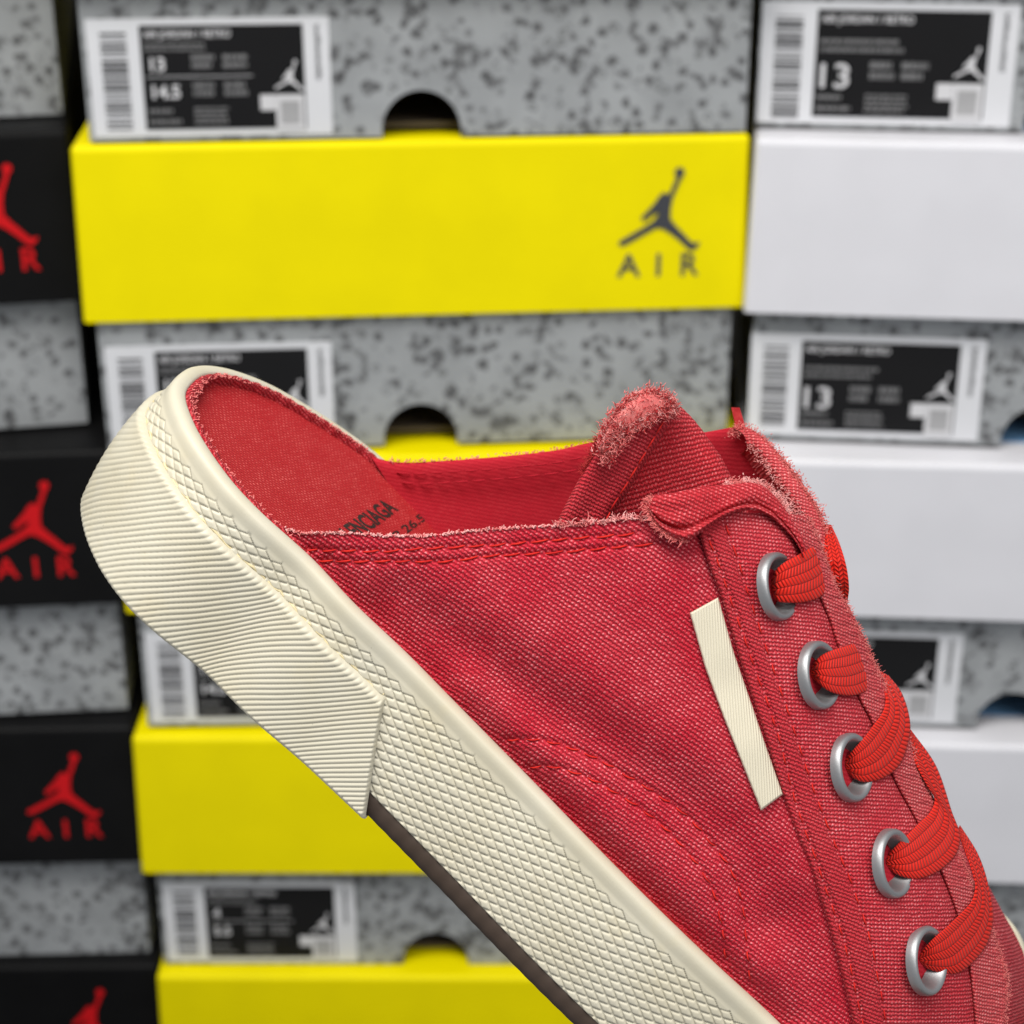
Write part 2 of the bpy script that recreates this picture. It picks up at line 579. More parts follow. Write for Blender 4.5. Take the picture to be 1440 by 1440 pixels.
def shoe_box(row, pl, pr, lidmat, inkmat, label, width=None, label_args=None, hole=0.5, cem=0, bluetop=False, recess=0.008, inset=0.0345):
    zt = LV[row]
    zq = LV[1] if row == 0 else zt         # the top row is placed by the foot of its tray
    A, B = ray_world_z(pl, zq), ray_world_z(pr, zq)
    d = B - A
    yaw = math.atan2(d[1], d[0])
    u = np.array([math.cos(yaw), math.sin(yaw), 0])
    if width and width > 0:
        W = width
    elif width and width < 0:          # anchored at its right corner
        W = -width
        A = B - u * W
    else:
        W = float(np.hypot(d[0], d[1]))
    if row == 0:
        A = A - np.array([-u[1], u[0], 0]) * recess - u * (0.0035 if A[0] < 0.2 and not (width < 0) else 0.0)
    root = thing('shoe_box', (A[0], A[1], zt - HB), label, 'shoe box', GRP, yaw)
    D = 0.335
    HL = 0.066 if row == 0 else globals()['HL']
    # lid: a shallow board cap with folded edges
    bm = bmesh.new()
    bm_box(bm, 0, W, 0, D, HB - HL, HB - 0.0012)
    for v in bm.verts:                    # the cap flares a touch towards its open rim
        if v.co.z < HB - 0.01:
            v.co.x += -0.0012 if v.co.x < W / 2 else 0.0012
            v.co.y += -0.0008 if v.co.y < D / 2 else 0.0008
    bmesh.ops.bevel(bm, geom=[e for e in bm.edges if max(v.co.z for v in e.verts) > HB - 0.01],
                    offset=0.0022, segments=3, profile=0.5, affect='EDGES')
    lid = bm_obj('lid', bm, lidmat, root, True)
    lid.data.polygons.foreach_set('use_smooth', [p.area < 2e-4 * 10 and False for p in lid.data.polygons])
    if inkmat:
        k = 0.0000378
        bm = bmesh.new()
        bm_leaper(bm, W - inset, HB - 0.0305, -0.0010, k)
        bm_obj('figure_emblem', bm, inkmat, lid)
        bm = bmesh.new()
        zl = HB - 0.0105 - (1290 - 75) * k
        for ch, cx, wd in (('A', 262, 250), ('I', 598, 90), ('R', 908, 190)):
            hgt = 240 * k
            bm_text(bm, ch, hgt / 0.70, W - inset + (cx - wd / 2 - 575) * k, zl, -0.0010, 0.00018, width=wd * k if ch != 'I' else None)
        bm_obj('lettering', bm, inkmat, lid)
    if bluetop:
        bm = bmesh.new()
        bm_box(bm, W * hole - 0.03, W * hole + 0.035, recess + 0.018, D - 0.012, HB - 0.0015, HB - 0.0009)
        bm_obj('lid_print', bm, M['blue'], lid)
    # base tray: walls, with a thumb hole cut from the lower edge of the front
    x0, x1, th = 0.0035, W - 0.0035, 0.0018
    zt2 = HB - HL + 0.0
    hc, hr, hh = x0 + (x1 - x0) * hole, 0.0150, 0.0175
    bm = bmesh.new()
    prof = [(x0, 0.0), (hc - hr, 0.0), (hc - hr, hh - hr + 0.001)]
    for i in range(1, 16):
        a = math.pi - math.pi * i / 16
        prof.append((hc + hr * math.cos(a), hh - hr + hr * math.sin(a)))
    prof += [(hc + hr, hh - hr + 0.001), (hc + hr, 0.0), (x1, 0.0), (x1, zt2), (x0, zt2)]
    fr = [bm.verts.new((x, recess, z)) for x, z in prof]
    bk = [bm.verts.new((x, recess + th, z)) for x, z in prof]
    n = len(prof)
    f1 = bm.faces.new(fr)
    f2 = bm.faces.new(bk[::-1])
    for i in range(n):
        bm.faces.new([fr[i], bk[i], bk[(i + 1) % n], fr[(i + 1) % n]])
    f1.normal_update()
    f2.normal_update()
    bmesh.ops.triangulate(bm, faces=[f1, f2])
    y1 = D - 0.004
    bm_box(bm, x0, x0 + th, recess + th + 1e-5, y1, 0, zt2)
    bm_box(bm, x1 - th, x1, recess + th + 1e-5, y1, 0, zt2)
    bm_box(bm, x0, x1, y1 + 1e-5, y1 + th, 0, zt2)
    bm_box(bm, x0 + th + 1e-5, x1 - th - 1e-5, recess + (0.032 if bluetop else 0.011), y1 - 1e-5, 0.0012, 0.003)
    for f in bm.faces:
        c = f.calc_center_median()
        inner = c.y > recess + 0.0003 and x0 + 0.0003 < c.x < x1 - 0.0003 and c.y < y1 + 0.0005
        f.material_index = 1 if inner else 0
    bm_obj('base_tray', bm, [CEM[cem], M['kraft']], root)
    if label_args:
        size_label(root, yf=recess, zb=0.0016, **label_args)
    return root


WM = float(np.linalg.norm(ray_world_z((1056, 191), LV[1]) - ray_world_z((97, 208), LV[1])))
hlab = 0.0435
G, Y, B_, Wt = M['grey_ink'], M['yellow'], M['black'], M['white']
# middle stack
shoe_box(0, (127, 199), (1048, 184), Y, G, 'grey speckled box at the top of the middle stack, label sized 13 and 14.5',
         WM, dict(x0=0.0055, wl=0.0893, hl=hlab, big='13', small='14.5'), cem=0)
shoe_box(1, (97, 202), (1056, 185), Y, G, 'shoe box whose yellow lid shows the grey leaping figure and AIR',
         None, dict(x0=0.0055, wl=0.0893, hl=hlab, big='13', small='14.5'), cem=1, recess=0.0025)
shoe_box(2, (160, 642), (1040, 634), Y, G, 'yellow-lidded shoe box mostly hidden behind the red sneaker heel',
         WM, dict(x0=0.0055, wl=0.0893, hl=hlab, big='13', small='14.5'), cem=2, recess=0.002)
shoe_box(3, (184, 1034), (1000, 1034), Y, G, 'yellow-lidded box left of the sole, label sized 4 and 5.5 below its lid',
         WM, dict(x0=0.0055, wl=0.0870, hl=hlab, big='4', small='5.5'), cem=3)
shoe_box(4, (219, 1370), (1000, 1373), Y, G, 'lowest yellow-lidded shoe box, cut off by the bottom edge of the photo', WM, None, cem=4)
# left stack
L = 'black-lidded shoe box of the left stack, '
shoe_box(0, (-200, 172), (101, 160), B_, M['red_ink'], 'grey speckled box in the top left corner, above the highest black lid', -WM, None, cem=5)
shoe_box(1, (-200, 190), (94, 178), B_, M['red_ink'], 'shoe box with the topmost black lid, left of the yellow lid with the figure', -WM, None, cem=4, inset=0.0315)
shoe_box(2, (-200, 642), (153, 630), B_, M['red_ink'], 'shoe box with black lid and red AIR figure, directly left of the sneaker heel', -WM, None, cem=0, inset=0.0345)
shoe_box(3, (-200, 1026), (186, 1019), B_, M['red_ink'], 'shoe box with black lid and red figure, left of the lower yellow lid', -WM, None, cem=3, inset=0.0335)
shoe_box(4, (-200, 1360), (221, 1355), B_, M['red_ink'], 'shoe box with black lid in the bottom left corner, its red figure cut off', -WM, None, cem=1)
# right stack
shoe_box(0, (1062, 177), (1440, 185), Wt, None, 'grey speckled box in the top right corner, label sized 13', WM,
         dict(x0=0.004, wl=0.0965, hl=0.046, big='13', two=False), 0.47, 3, True)
shoe_box(1, (1063, 191), (1440, 199), Wt, None, 'upper white-lidded shoe box, its label sized 13 below the lid', WM,
         dict(x0=0.003, wl=0.0935, hl=0.0435, big='13', two=False), 0.47, 5, True)
shoe_box(2, (1048, 642), (1440, 652), Wt, None, 'white-lidded shoe box behind the top laces, second white lid from above', WM,
         dict(x0=0.003, wl=0.0935, hl=0.0435, big='13', two=False), 0.47, 2, True)
shoe_box(3, (1030, 1037), (1440, 1047), Wt, None, 'lowest visible white-lidded shoe box, behind the lower laces', WM,
         dict(x0=0.003, wl=0.0935, hl=0.0435, big='13', two=False), 0.47, 1, True)
shoe_box(4, (1020, 1375), (1440, 1385), Wt, None, 'white-lidded shoe box at the foot of the right stack, hidden by the sneaker', WM, None, 0.47, 0, True)

# setting: the shelf under the stacks and a panel added to block light behind
bm = bmesh.new()
bm_box(bm, -0.75, 0.75, 0.45, 1.15, SHELF - 0.03, SHELF - 0.0005)
bm_obj('shelf_floor', bm, M['shelf'])['kind'] = 'structure'
bm = bmesh.new()
bm_box(bm, -0.75, 0.75, 1.12, 1.15, SHELF, SHELF + 1.0)
bm_obj('light_stop_panel', bm, M['backing'])['kind'] = 'structure'

# ------------------------------------------------------------------ sneaker frame
TAU = math.radians(18.0)
AX = np.array([math.cos(math.radians(45)), -math.sin(math.radians(45)), 0.0])
NN = np.array([math.sin(math.radians(45)), math.cos(math.radians(45)), 0.0])
ZZ = np.array([0.0, 0.0, 1.0])
UPV = math.cos(TAU) * NN - math.sin(TAU) * ZZ
WV = math.cos(TAU) * ZZ + math.sin(TAU) * NN
Z0 = 0.305
OC = ray([(281, 511)])[0] * Z0
mm = 0.001


def shw2world(P):
    """(s, h, w) in mm -> world"""
    P = np.atleast_2d(P) * mm
    return cam2world(OC + P[:, :1] * AX + P[:, 1:2] * UPV + P[:, 2:3] * WV)


def px_at_w(px, wmm):
    """ray meets the plane w = const -> (s,h,w) mm"""
    d = ray(px)
    wmm = np.broadcast_to(np.asarray(wmm, float), (len(d),))
    tt = (OC @ WV + wmm * mm) / (d @ WV)
    P = d * tt[:, None] - OC
    return np.stack([P @ AX, P @ UPV, P @ WV], 1) / mm


def px_at_h(px, hmm):
    d = ray(px)
    hmm = np.broadcast_to(np.asarray(hmm, float), (len(d),))
    tt = (OC @ UPV + hmm * mm) / (d @ UPV)
    P = d * tt[:, None] - OC
    return np.stack([P @ AX, P @ UPV, P @ WV], 1) / mm


def project(P):
    P = np.atleast_2d(P) * mm
    c = OC + P[:, :1] * AX + P[:, 1:2] * UPV + P[:, 2:3] * WV
    return np.stack([720 + F * c[:, 0] / c[:, 2], 720 - F * c[:, 1] / c[:, 2]], 1)


def resample(pts, n=None, step=None, smooth=True, tv=None):
    """arc-length resampling of a polyline through a centripetal Catmull-Rom"""
    pts = np.asarray(pts, float)
    if smooth and len(pts) > 2:
        P = np.vstack([2 * pts[0] - pts[1], pts, 2 * pts[-1] - pts[-2]])
        out = []
        for i in range(1, len(P) - 2):
            p0, p1, p2, p3 = P[i - 1:i + 3]
            t0 = 0
            t1 = t0 + max(1e-6, np.linalg.norm(p1 - p0)) ** 0.5
            t2 = t1 + max(1e-6, np.linalg.norm(p2 - p1)) ** 0.5
            t3 = t2 + max(1e-6, np.linalg.norm(p3 - p2)) ** 0.5
            q = np.linspace(t1, t2, 24, endpoint=False)[:, None]
            A1 = (t1 - q) / (t1 - t0) * p0 + (q - t0) / (t1 - t0) * p1
            A2 = (t2 - q) / (t2 - t1) * p1 + (q - t1) / (t2 - t1) * p2
            A3 = (t3 - q) / (t3 - t2) * p2 + (q - t2) / (t3 - t2) * p3
            B1 = (t2 - q) / (t2 - t0) * A1 + (q - t0) / (t2 - t0) * A2
            B2 = (t3 - q) / (t3 - t1) * A2 + (q - t1) / (t3 - t1) * A3
            out.append((t2 - q) / (t2 - t1) * B1 + (q - t1) / (t2 - t1) * B2)
        pts = np.vstack(out + [P[-2:-1]])
    L = np.concatenate([[0], np.cumsum(np.linalg.norm(np.diff(pts, axis=0), axis=1))])
    if tv is not None:
        q = np.asarray(tv) * L[-1]
    elif step:
        q = np.linspace(0, L[-1], max(2, int(L[-1] / step) + 1))
    else:
        q = np.linspace(0, L[-1], n)
    return np.stack([np.interp(q, L, pts[:, k]) for k in range(pts.shape[1])], 1)


def seg_dist(P, line):
    """distance of points to a polyline (px)"""
    best = np.full(len(P), 1e9)
    for a, b in zip(line[:-1], line[1:]):
        ab = b - a
        q = np.clip(((P - a) @ ab) / (ab @ ab + 1e-12), 0, 1)
        best = np.minimum(best, np.linalg.norm(P - (a + q[:, None] * ab), axis=1))
    return best


SHOE_O = shw2world([[0, -27, 0]])[0]
shoe = thing('sneaker', SHOE_O, 'red canvas backless sneaker with cream rubber sole and red laces, in front of the boxes', 'sneaker')


def part(name, shw, faces, mat, uv=None, parent=None, smooth=True):
    return mesh_np(name, shw2world(shw), faces, mat, parent or shoe, uv, smooth, SHOE_O)


# ------------------------------------------------------------------ sole
near_px = [(262, 556), (270, 585), (288, 620), (330, 679), (372, 723), (400, 748), (441, 785), (500, 848), (573, 917), (634, 979),
           (756, 1103), (860, 1210), (929, 1279), (1005, 1352), (1100, 1440)]
far_px = [(272, 538), (292, 526), (330, 529), (385, 549), (441, 581), (483, 608), (535, 647)]
near = px_at_h(near_px, 0.0)
far = px_at_h(far_px, 0.0)
ext_far = px_at_h([(1412, 1288), (1458, 1390)], 17.0)
smin = far[0, 0]
ctrl = [*near[::-1][:, :], *far]
near_ext = [(240, 10, -4), (232, 9, -18), (212, 8, -28), (185, 4, -31), (158, 1.0, -27)]
far_ext = [(60, 0.5, 31), (100, 2.5, 33), (138, 8, 38), tuple(ext_far[0]), tuple(ext_far[1]), (206, 15, 34), (230, 11, 16)]
loop = np.array([*near_ext, *[tuple(p) for p in near[::-1]], *[tuple(p) for p in far], *far_ext, near_ext[0]])
lp = resample(loop, step=0.1)
# light smoothing of the traced outline
ker = np.hanning(61)
ker /= ker.sum()
pad = np.vstack([lp[-61:-1], lp, lp[1:61]])
lp = np.stack([np.convolve(pad[:, k], ker, 'same') for k in range(3)], 1)[60:-60]
Lp = np.concatenate([[0], np.cumsum(np.linalg.norm(np.diff(lp, axis=0), axis=1))])
i_apex = int(np.argmin(lp[:, 0]))
P_ALL = Lp - Lp[i_apex]                 # arc length, 0 at the heel, negative along the near side
PN = -P_ALL                             # positive along the near side


def rim(p):
    """p (mm from the heel apex, near side positive) -> (s,h,w), outward normal"""
    o = np.argsort(PN)
    q = np.stack([np.interp(p, PN[o], lp[o, k]) for k in range(3)], 1)
    q2 = np.stack([np.interp(p + 0.6, PN[o], lp[o, k]) for k in range(3)], 1)
    q1 = np.stack([np.interp(p - 0.6, PN[o], lp[o, k]) for k in range(3)], 1)
    tg = q2 - q1
    nrm = np.stack([-tg[:, 2], np.zeros(len(p)), tg[:, 0]], 1)
    nrm /= np.linalg.norm(nrm, axis=1)[:, None] + 1e-9
    # near side (w<0) must point to -w
    return q, -nrm


PMIN, PMAX = PN.min(), PN.max()
q_, n_ = rim(np.array([60.0]))
if n_[0, 2] > 0:
    FLIP = -1
else:
    FLIP = 1


def sole_points(p, e, h):
    q, n = rim(p)
    # the heel is bevelled towards the ground
    b = np.clip((36 - np.abs(p)) / 30, 0, 1)
    b = b * b * (3 - 2 * b)
    e = np.asarray(e) - b * 2.6 * np.clip((-np.asarray(h) - 9.0) / 16.0, 0, 1.2) ** 2
    out = q + FLIP * n * np.asarray(e)[:, None]
    out[:, 1] += h
    return out


pe_px = px_at_w([(540, 985), (511, 1146)], -28.5)
o_ = np.argsort(PN)


def p_of_s(s):
    pp = np.linspace(5, 140, 1500)
    q, _ = rim(pp)
    return np.interp(s, q[:, 0], pp)


P_EDGE_TOP, P_EDGE_BOT = p_of_s(pe_px[0, 0]), p_of_s(pe_px[1, 0]) + 0.8
print('sole: edge p', P_EDGE_TOP, P_EDGE_BOT, 'h', pe_px[:, 1], 'range', PMIN, PMAX, 'near w', near[:, 2].round(1), 'far w', far[:, 2].round(1))

HT = -3.4        # top of the diamond zone
HB_D = -19.8     # bottom of the cream wall
p_s = np.concatenate([np.arange(PMIN + 0.05, -12, 1.5), np.arange(-12, 150, 0.16), np.arange(150, PMAX, 2.0)])
prof = [(-0.6, -4.0), (0.0, -0.35), (0.12, -0.10), (0.5, 0.03), (1.2, 0.02), (1.8, -0.12), (2.2, -0.35), (2.5, -0.75), (2.62, -1.3), (2.60, -1.9), (2.54, -2.5), (2.52, -3.0)]
hs = np.concatenate([np.arange(-3.2, HB_D, -0.16), [HB_D]])
prof += [(2.6 + 0.35 * math.sin(math.pi * min(1, (HT - h) / 16)), h) for h in hs]
prof += [(2.3, HB_D - 0.25), (1.2, HB_D - 0.3)]
prof = np.array(prof)
nu, nv = len(p_s), len(prof)
pp = np.repeat(p_s, nv)
ee = np.tile(prof[:, 0], nu)
hh = np.tile(prof[:, 1], nu)
# diamond lattice, cut into the wall
PD, QD = 3.22, 1.62
wobh = 0.12 * np.sin(pp / 9.0) + 0.08 * np.sin(pp / 3.7 + 1)
hq = hh + wobh
al = pp / PD + hq / QD
be = -pp / PD + hq / QD
ia, ib = np.floor(al), np.floor(be)
ch = QD * (ia + ib + 1) / 2
da = np.minimum(al - ia, 1 - (al - ia))
db = np.minimum(be - ib, 1 - (be - ib))
dd = np.minimum(da, db) * (PD * QD / math.hypot(PD, QD))      # mm to the nearest line
ok = ((ch < HT - 0.45) & (hh < -2.7) & (hh > HB_D - 0.1)).astype(float)
groove = np.clip(1 - (dd / 0.28), 0, 1)
groove = groove * groove * (3 - 2 * groove)
pil = np.clip(dd / 0.62, 0, 1)
ee = ee + ok * (-0.33 * groove + 0.05 * pil + 0.02)
ee += 0.04 * np.sin(pp * 0.31) * np.exp(-((hh + 2.5) / 2.0) ** 2)
sole = part('sole_wall', sole_points(pp, ee, hh), grid_faces(nu, nv), M['rubber'], np.stack([pp, hh], 1))

# ribbed heel patch, wrapped round the heel over the wall
HC0, HC1 = -6.8, -23.4
ph_n = np.concatenate([np.arange(-75, -14, 1.2), np.arange(-14, 60, 0.10)])
tt_ = (ph_n - ph_n.min()) / (ph_n.max() - ph_n.min())
hv = np.concatenate([[HC0, HC0 - 0.05, HC0 - 0.15], np.arange(HC0 - 0.3, HC1 + 0.5, -0.10), [HC1 + 0.25, HC1 + 0.08, HC1, HC1 - 0.02, HC1 - 0.02]])
nu, nv = len(ph_n), len(hv)
hhh = np.tile(hv, nu)
pend = P_EDGE_TOP + (P_EDGE_BOT - P_EDGE_TOP) * np.clip((hhh - HC0) / (HC1 - HC0), 0, 1)
ppp = -75 + np.repeat(tt_, nv) * (pend + 75)
# top line of the patch dips at the heel, runs level along the side
d_top = HC0 - hhh
d_bot = hhh - HC1
d_end = pend - ppp
T = 1.55 + 0.30 * np.clip((-hhh - 9) / 16, 0, 1)


def rnd(d, r):
    x = np.clip(d / r, 0, 1)
    return np.sqrt(np.clip(1 - (1 - x) ** 2, 0, 1))


edge = rnd(d_top + 0.02, 1.3) * rnd(d_bot + 0.25, 0.9) * rnd(d_end + 0.05, 0.6)
e_h = 2.3 + T * edge
q_h, _ = rim(ppp)
phase = (q_h[:, 0] * 0.83 - hhh * 0.71 - 0.21 * (q_h[:, 2] + 24.5)) / 0.86
phase += 0.10 * np.sin(ppp / 11.0 + hhh / 5.0) + 0.20 * np.sin(hhh / 2.6 + ppp / 17) * np.clip((-hhh - 16) / 8, 0, 1)
phase += 0.7 * np.clip(1 - d_top / 2.0, 0, 1) ** 2        # ribs hook over near the top line
fade = np.clip((ppp - 3.0) / 12, 0.12, 1) * rnd(d_top - 0.25, 1.1) * rnd(d_end, 0.5) * np.clip(d_bot / 0.3 + 0.4, 0, 1)
saw = np.abs(np.sin(math.pi * phase)) ** 0.6
e_h = e_h + fade * (0.27 * saw - 0.17)
last = np.tile(np.arange(nv), nu)
e_h = np.where(last == nv - 1, -3.0, e_h)
dp_ = np.clip((82 - ppp) / 56, 0, 1)
hdef = hhh - 2.7 * dp_ * np.clip((-hhh - 8) / 15.4, 0, 1)
part('heel_patch', sole_points(ppp, e_h, hdef), grid_faces(nu, nv), M['rubber'], np.stack([ppp, hhh], 1))

# yellowed glue bead along the top line of the patch
pg = np.linspace(-10, P_EDGE_TOP - 0.6, 420)
eg = 2.62 + 0.10 * np.sin(pg * 1.9) * np.sin(pg * 0.7)
hg_ = HC0 + 0.02 + 0.12 * np.sin(pg * 0.9 + 1) + 0.06 * np.sin(pg * 3.3)
t = NT('dried_glue')
M['glue'] = t.set((0.66, 0.56, 0.33), 0.4)
GLUE = sole_points(pg, eg, hg_)

# brown outsole: a slab with a tread underside
p_o = np.concatenate([np.arange(PMIN + 0.05, 20, 2.0), np.arange(20, 150, 0.5), np.arange(150, PMAX, 2.0)])
pr_o = np.array([(0.5, HB_D - 0.12), (2.05, HB_D - 0.12), (2.3, HB_D - 0.35), (2.32, -22.0), (2.2, -23.0), (1.6, -23.4), (-2, -23.4), (-12, -23.4), (-22, -23.4)])
nu, nv = len(p_o), len(pr_o)
po, eo, ho = np.repeat(p_o, nv), np.tile(pr_o[:, 0], nu), np.tile(pr_o[:, 1], nu)
eo = eo + np.where((ho < HB_D) & (eo > 1.5), 0.05 * np.sin(po * 2.1), 0)
part('outsole', sole_points(po, eo, ho), grid_faces(nu, nv), M['outsole'], np.stack([po, ho], 1))

# insole: a dished sheet inside the rim
pn_ = np.linspace(0.3, 150, 700)
qn, _ = rim(pn_)
pf_ = np.linspace(-0.3, -170, 700)
qf, _ = rim(pf_)
ss = np.concatenate([lp[i_apex, 0] + 0.15 + np.linspace(0, 1, 60) ** 2 * 15, np.linspace(lp[i_apex, 0] + 16, 165, 140)])
wn_ = np.interp(ss, qn[:, 0], qn[:, 2])
wf_ = np.interp(ss, qf[:, 0], qf[:, 2])
nv = 40
tv = np.linspace(0, 1, nv)
INS = -1.3
sg = np.repeat(ss, nv)
wg = np.repeat(wn_, nv) * (1 - np.tile(tv, len(ss))) + np.repeat(wf_, nv) * np.tile(tv, len(ss))
hg = INS - 0.9 * (1 - (2 * np.tile(tv, len(ss)) - 1) ** 2) + np.clip((sg - 60) / 60, 0, 1) * 1.0
part('insole', np.stack([sg, hg, wg], 1), grid_faces(len(ss), nv), M['insole'], np.stack([sg, wg], 1))

# folded canvas edge lining the rim round the heel
p_l = np.arange(-62, 48, 0.35)
pr_l = np.array([(0.15, -0.7), (0.0, -0.15), (-0.4, 0.08), (-1.0, 0.0), (-1.7, -0.25), (-2.2, -0.75), (-2.35, -2.2)])
nu, nv = len(p_l), len(pr_l)
po, eo, ho = np.repeat(p_l, nv), np.tile(pr_l[:, 0], nu), np.tile(pr_l[:, 1], nu)
eo = np.where(eo < 0, eo * (0.35 + 0.65 * np.clip((po + 4) / 10, 0, 1)) * np.clip((48 - po) / 12, 0.1, 1), eo)
eo = eo + 0.18 * np.sin(po * 1.7) * np.sin(po * 0.53 + 1) * (eo < 0)
ho = ho + 0.10 * np.sin(po * 2.3 + 0.4)
part('lining_edge', sole_points(po, eo, ho), grid_faces(nu, nv), M['tab'], np.stack([po, eo * 1.5 + ho], 1))

# ------------------------------------------------------------------ the upper: depth of its near surface over the picture
CP = np.array([
    (262, 556, -9), (330, 679, -29), (400, 748, -30), (573, 917, -30.5), (756, 1103, -30.5), (929, 1279, -30.5), (1100, 1440, -31), (1200, 1545, -32),
    (419, 752, -29.5), (500, 800, -30.0), (491, 749, -29.2), (602, 752, -28.2), (713, 742, -26.5), (780, 739, -25.5), (833, 735, -24.5), (907, 732, -22.5),
    (700, 850, -29.5), (850, 950, -29.5), (900, 1100, -31.0), (1000, 1000, -27), (1000, 1230, -31.5),
    (983, 754, -20.5), (1014, 839, -21.5), (1054, 969, -23), (1100, 1115, -24.5), (1157, 1275, -26), (1196, 1434, -28),
    (1098, 824, -14.5), (1156, 949, -15), (1202, 1079, -15.5), (1260, 1214, -16.5), (1307, 1351, -17.5),
    (1123, 767, -9.5), (1177, 905, -9), (1257, 1095, -8), (1322, 1223, -8), (1371, 1434, -10),
    (1160, 763, -3), (1235, 944, -1.5), (1316, 1128, -0.5), (1401, 1324, 0), (1440, 1480, -3)], float)
CP[:, 2] = np.interp(CP[:, 2], [-32, -30.5, -15, 0], [-24.6, -23.9, -14.3, 0])


def tps_fit(C):
    X = C[:, :2] / 500.0
    d = np.linalg.norm(X[:, None] - X[None], axis=2)
    K = np.where(d > 0, d * d * np.log(d + 1e-12), 0) + np.eye(len(X)) * 2e-3
    Pm = np.hstack([np.ones((len(X), 1)), X])
    A = np.block([[K, Pm], [Pm.T, np.zeros((3, 3))]])
    return np.linalg.solve(A, np.concatenate([C[:, 2], np.zeros(3)])), X


TC, TX = tps_fit(CP)


def tps(px):
    X = np.atleast_2d(px) / 500.0
    out = np.zeros(len(X))
    for i in range(0, len(X), 20000):
        x = X[i:i + 20000]
        d = np.linalg.norm(x[:, None] - TX[None], axis=2)
        out[i:i + 20000] = np.where(d > 0, d * d * np.log(d + 1e-12), 0) @ TC[:-3] + TC[-3] + x @ TC[-2:]
    return out


COLLAR = [(384, 731), (400, 741), (419, 748), (450, 748), (491, 749), (547, 752), (602, 752), (658, 746), (713, 742), (780, 738), (833, 735), (882, 728), (910, 728)]
SEAM = [(972, 716), (983, 750), (996, 793), (1014, 839), (1037, 917), (1054, 969), (1075, 1032), (1100, 1115), (1120, 1171), (1138, 1214), (1157, 1275), (1175, 1336), (1190, 1397), (1200, 1440), (1208, 1490)]
EDGE = [(1104, 722), (1119, 752), (1131, 785), (1154, 842), (1167, 873), (1177, 905), (1193, 944), (1210, 986), (1224, 1012), (1257, 1095), (1288, 1153), (1322, 1223), (1346, 1287), (1362, 1355), (1371, 1434), (1376, 1490)]
OUTER = [(1138, 726), (1150, 752), (1164, 790), (1178, 825), (1196, 857), (1208, 882), (1221, 907), (1230, 930), (1245, 960), (1262, 1000), (1279, 1040), (1303, 1101), (1328, 1150), (1352, 1200), (1370, 1245), (1390, 1290), (1405, 1330), (1419, 1382), (1416, 1434), (1414, 1490)]
STITCH_A = [(712, 1040), (756, 1040), (802, 1051), (848, 1071), (874, 1086), (914, 1110), (963, 1144), (999, 1183), (1030, 1226), (1045, 1275), (1051, 1336), (1056, 1388)]
STITCH_B = [(743, 1079), (779, 1078), (837, 1098), (883, 1125), (923, 1153), (966, 1196), (999, 1244), (1015, 1299), (1021, 1351)]
COLL_A = [(425, 773), (474, 774), (536, 775), (602, 771), (658, 768), (713, 765), (780, 759), (852, 754), (900, 750)]
COLL_B = [(446, 788), (491, 789), (574, 789), (630, 789), (686, 782), (755, 778), (784, 777), (867, 769), (931, 765)]
ROW_1 = [(996, 757), (1010, 792), (1037, 869), (1062, 940), (1090, 1019), (1120, 1130), (1160, 1244), (1187, 1324), (1212, 1434), (1222, 1480)]
ROW_2 = [(1010, 708), (1021, 740), (1037, 786), (1060, 857), (1087, 940), (1120, 1036), (1157, 1144), (1196, 1238), (1221, 1312), (1239, 1397), (1252, 1480)]
FOLD = np.array([(560, 850), (640, 905), (720, 960), (800, 1012), (880, 1062), (960, 1120), (1040, 1200), (1085, 1290)], float)
FOLD2 = np.array([(640, 1000), (720, 1075), (800, 1145), (870, 1220), (950, 1300), (1040, 1390)], float)
SEAM_R = resample(SEAM, 60)
SOLELINE = np.array([project(near)[i] for i in range(len(near))])


def relief(px):
    """soft folds and seam dents of the near upper, mm towards the viewer"""
    r = -1.25 * np.exp(-(seg_dist(px, FOLD) / 42) ** 2)
    r += 1.05 * np.exp(-(seg_dist(px, FOLD + np.array([30, -62])) / 58) ** 2)
    r += 1.2 * np.exp(-(seg_dist(px, FOLD2 + np.array([25, -25])) / 38) ** 2)
    ds = seg_dist(px, SOLELINE[4:])
    r += -1.6 * np.exp(-(ds / 26) ** 2)
    for ln, a in ((STITCH_A, 0.38), (STITCH_B, 0.36), (COLL_A, 0.34), (COLL_B, 0.36)):
        r -= a * np.exp(-(seg_dist(px, resample(ln, 40)) / 5.0) ** 2)
    x, y = px[:, 0], px[:, 1]
    r += 0.07 * np.sin(x / 61 + y / 83) * np.sin(y / 47 - x / 90) + 0.05 * np.sin(x / 23 + y / 31) * np.sin(y / 19)
    r -= 0.5 * np.exp(-(seg_dist(px, SEAM_R) / 9) ** 2)
    return r


def upper(px, lift=0.0, rel=1.0):
    wq = tps(px) - lift
    if rel:
        wq = wq - rel * relief(px)
    return px_at_w(px, wq)


def fine(n, k=10):
    """0..1 with extra samples at both ends"""
    return np.unique(np.concatenate([np.linspace(0, 1, n), np.linspace(0, 2.0 / n, k), 1 - np.linspace(0, 2.0 / n, k)]))


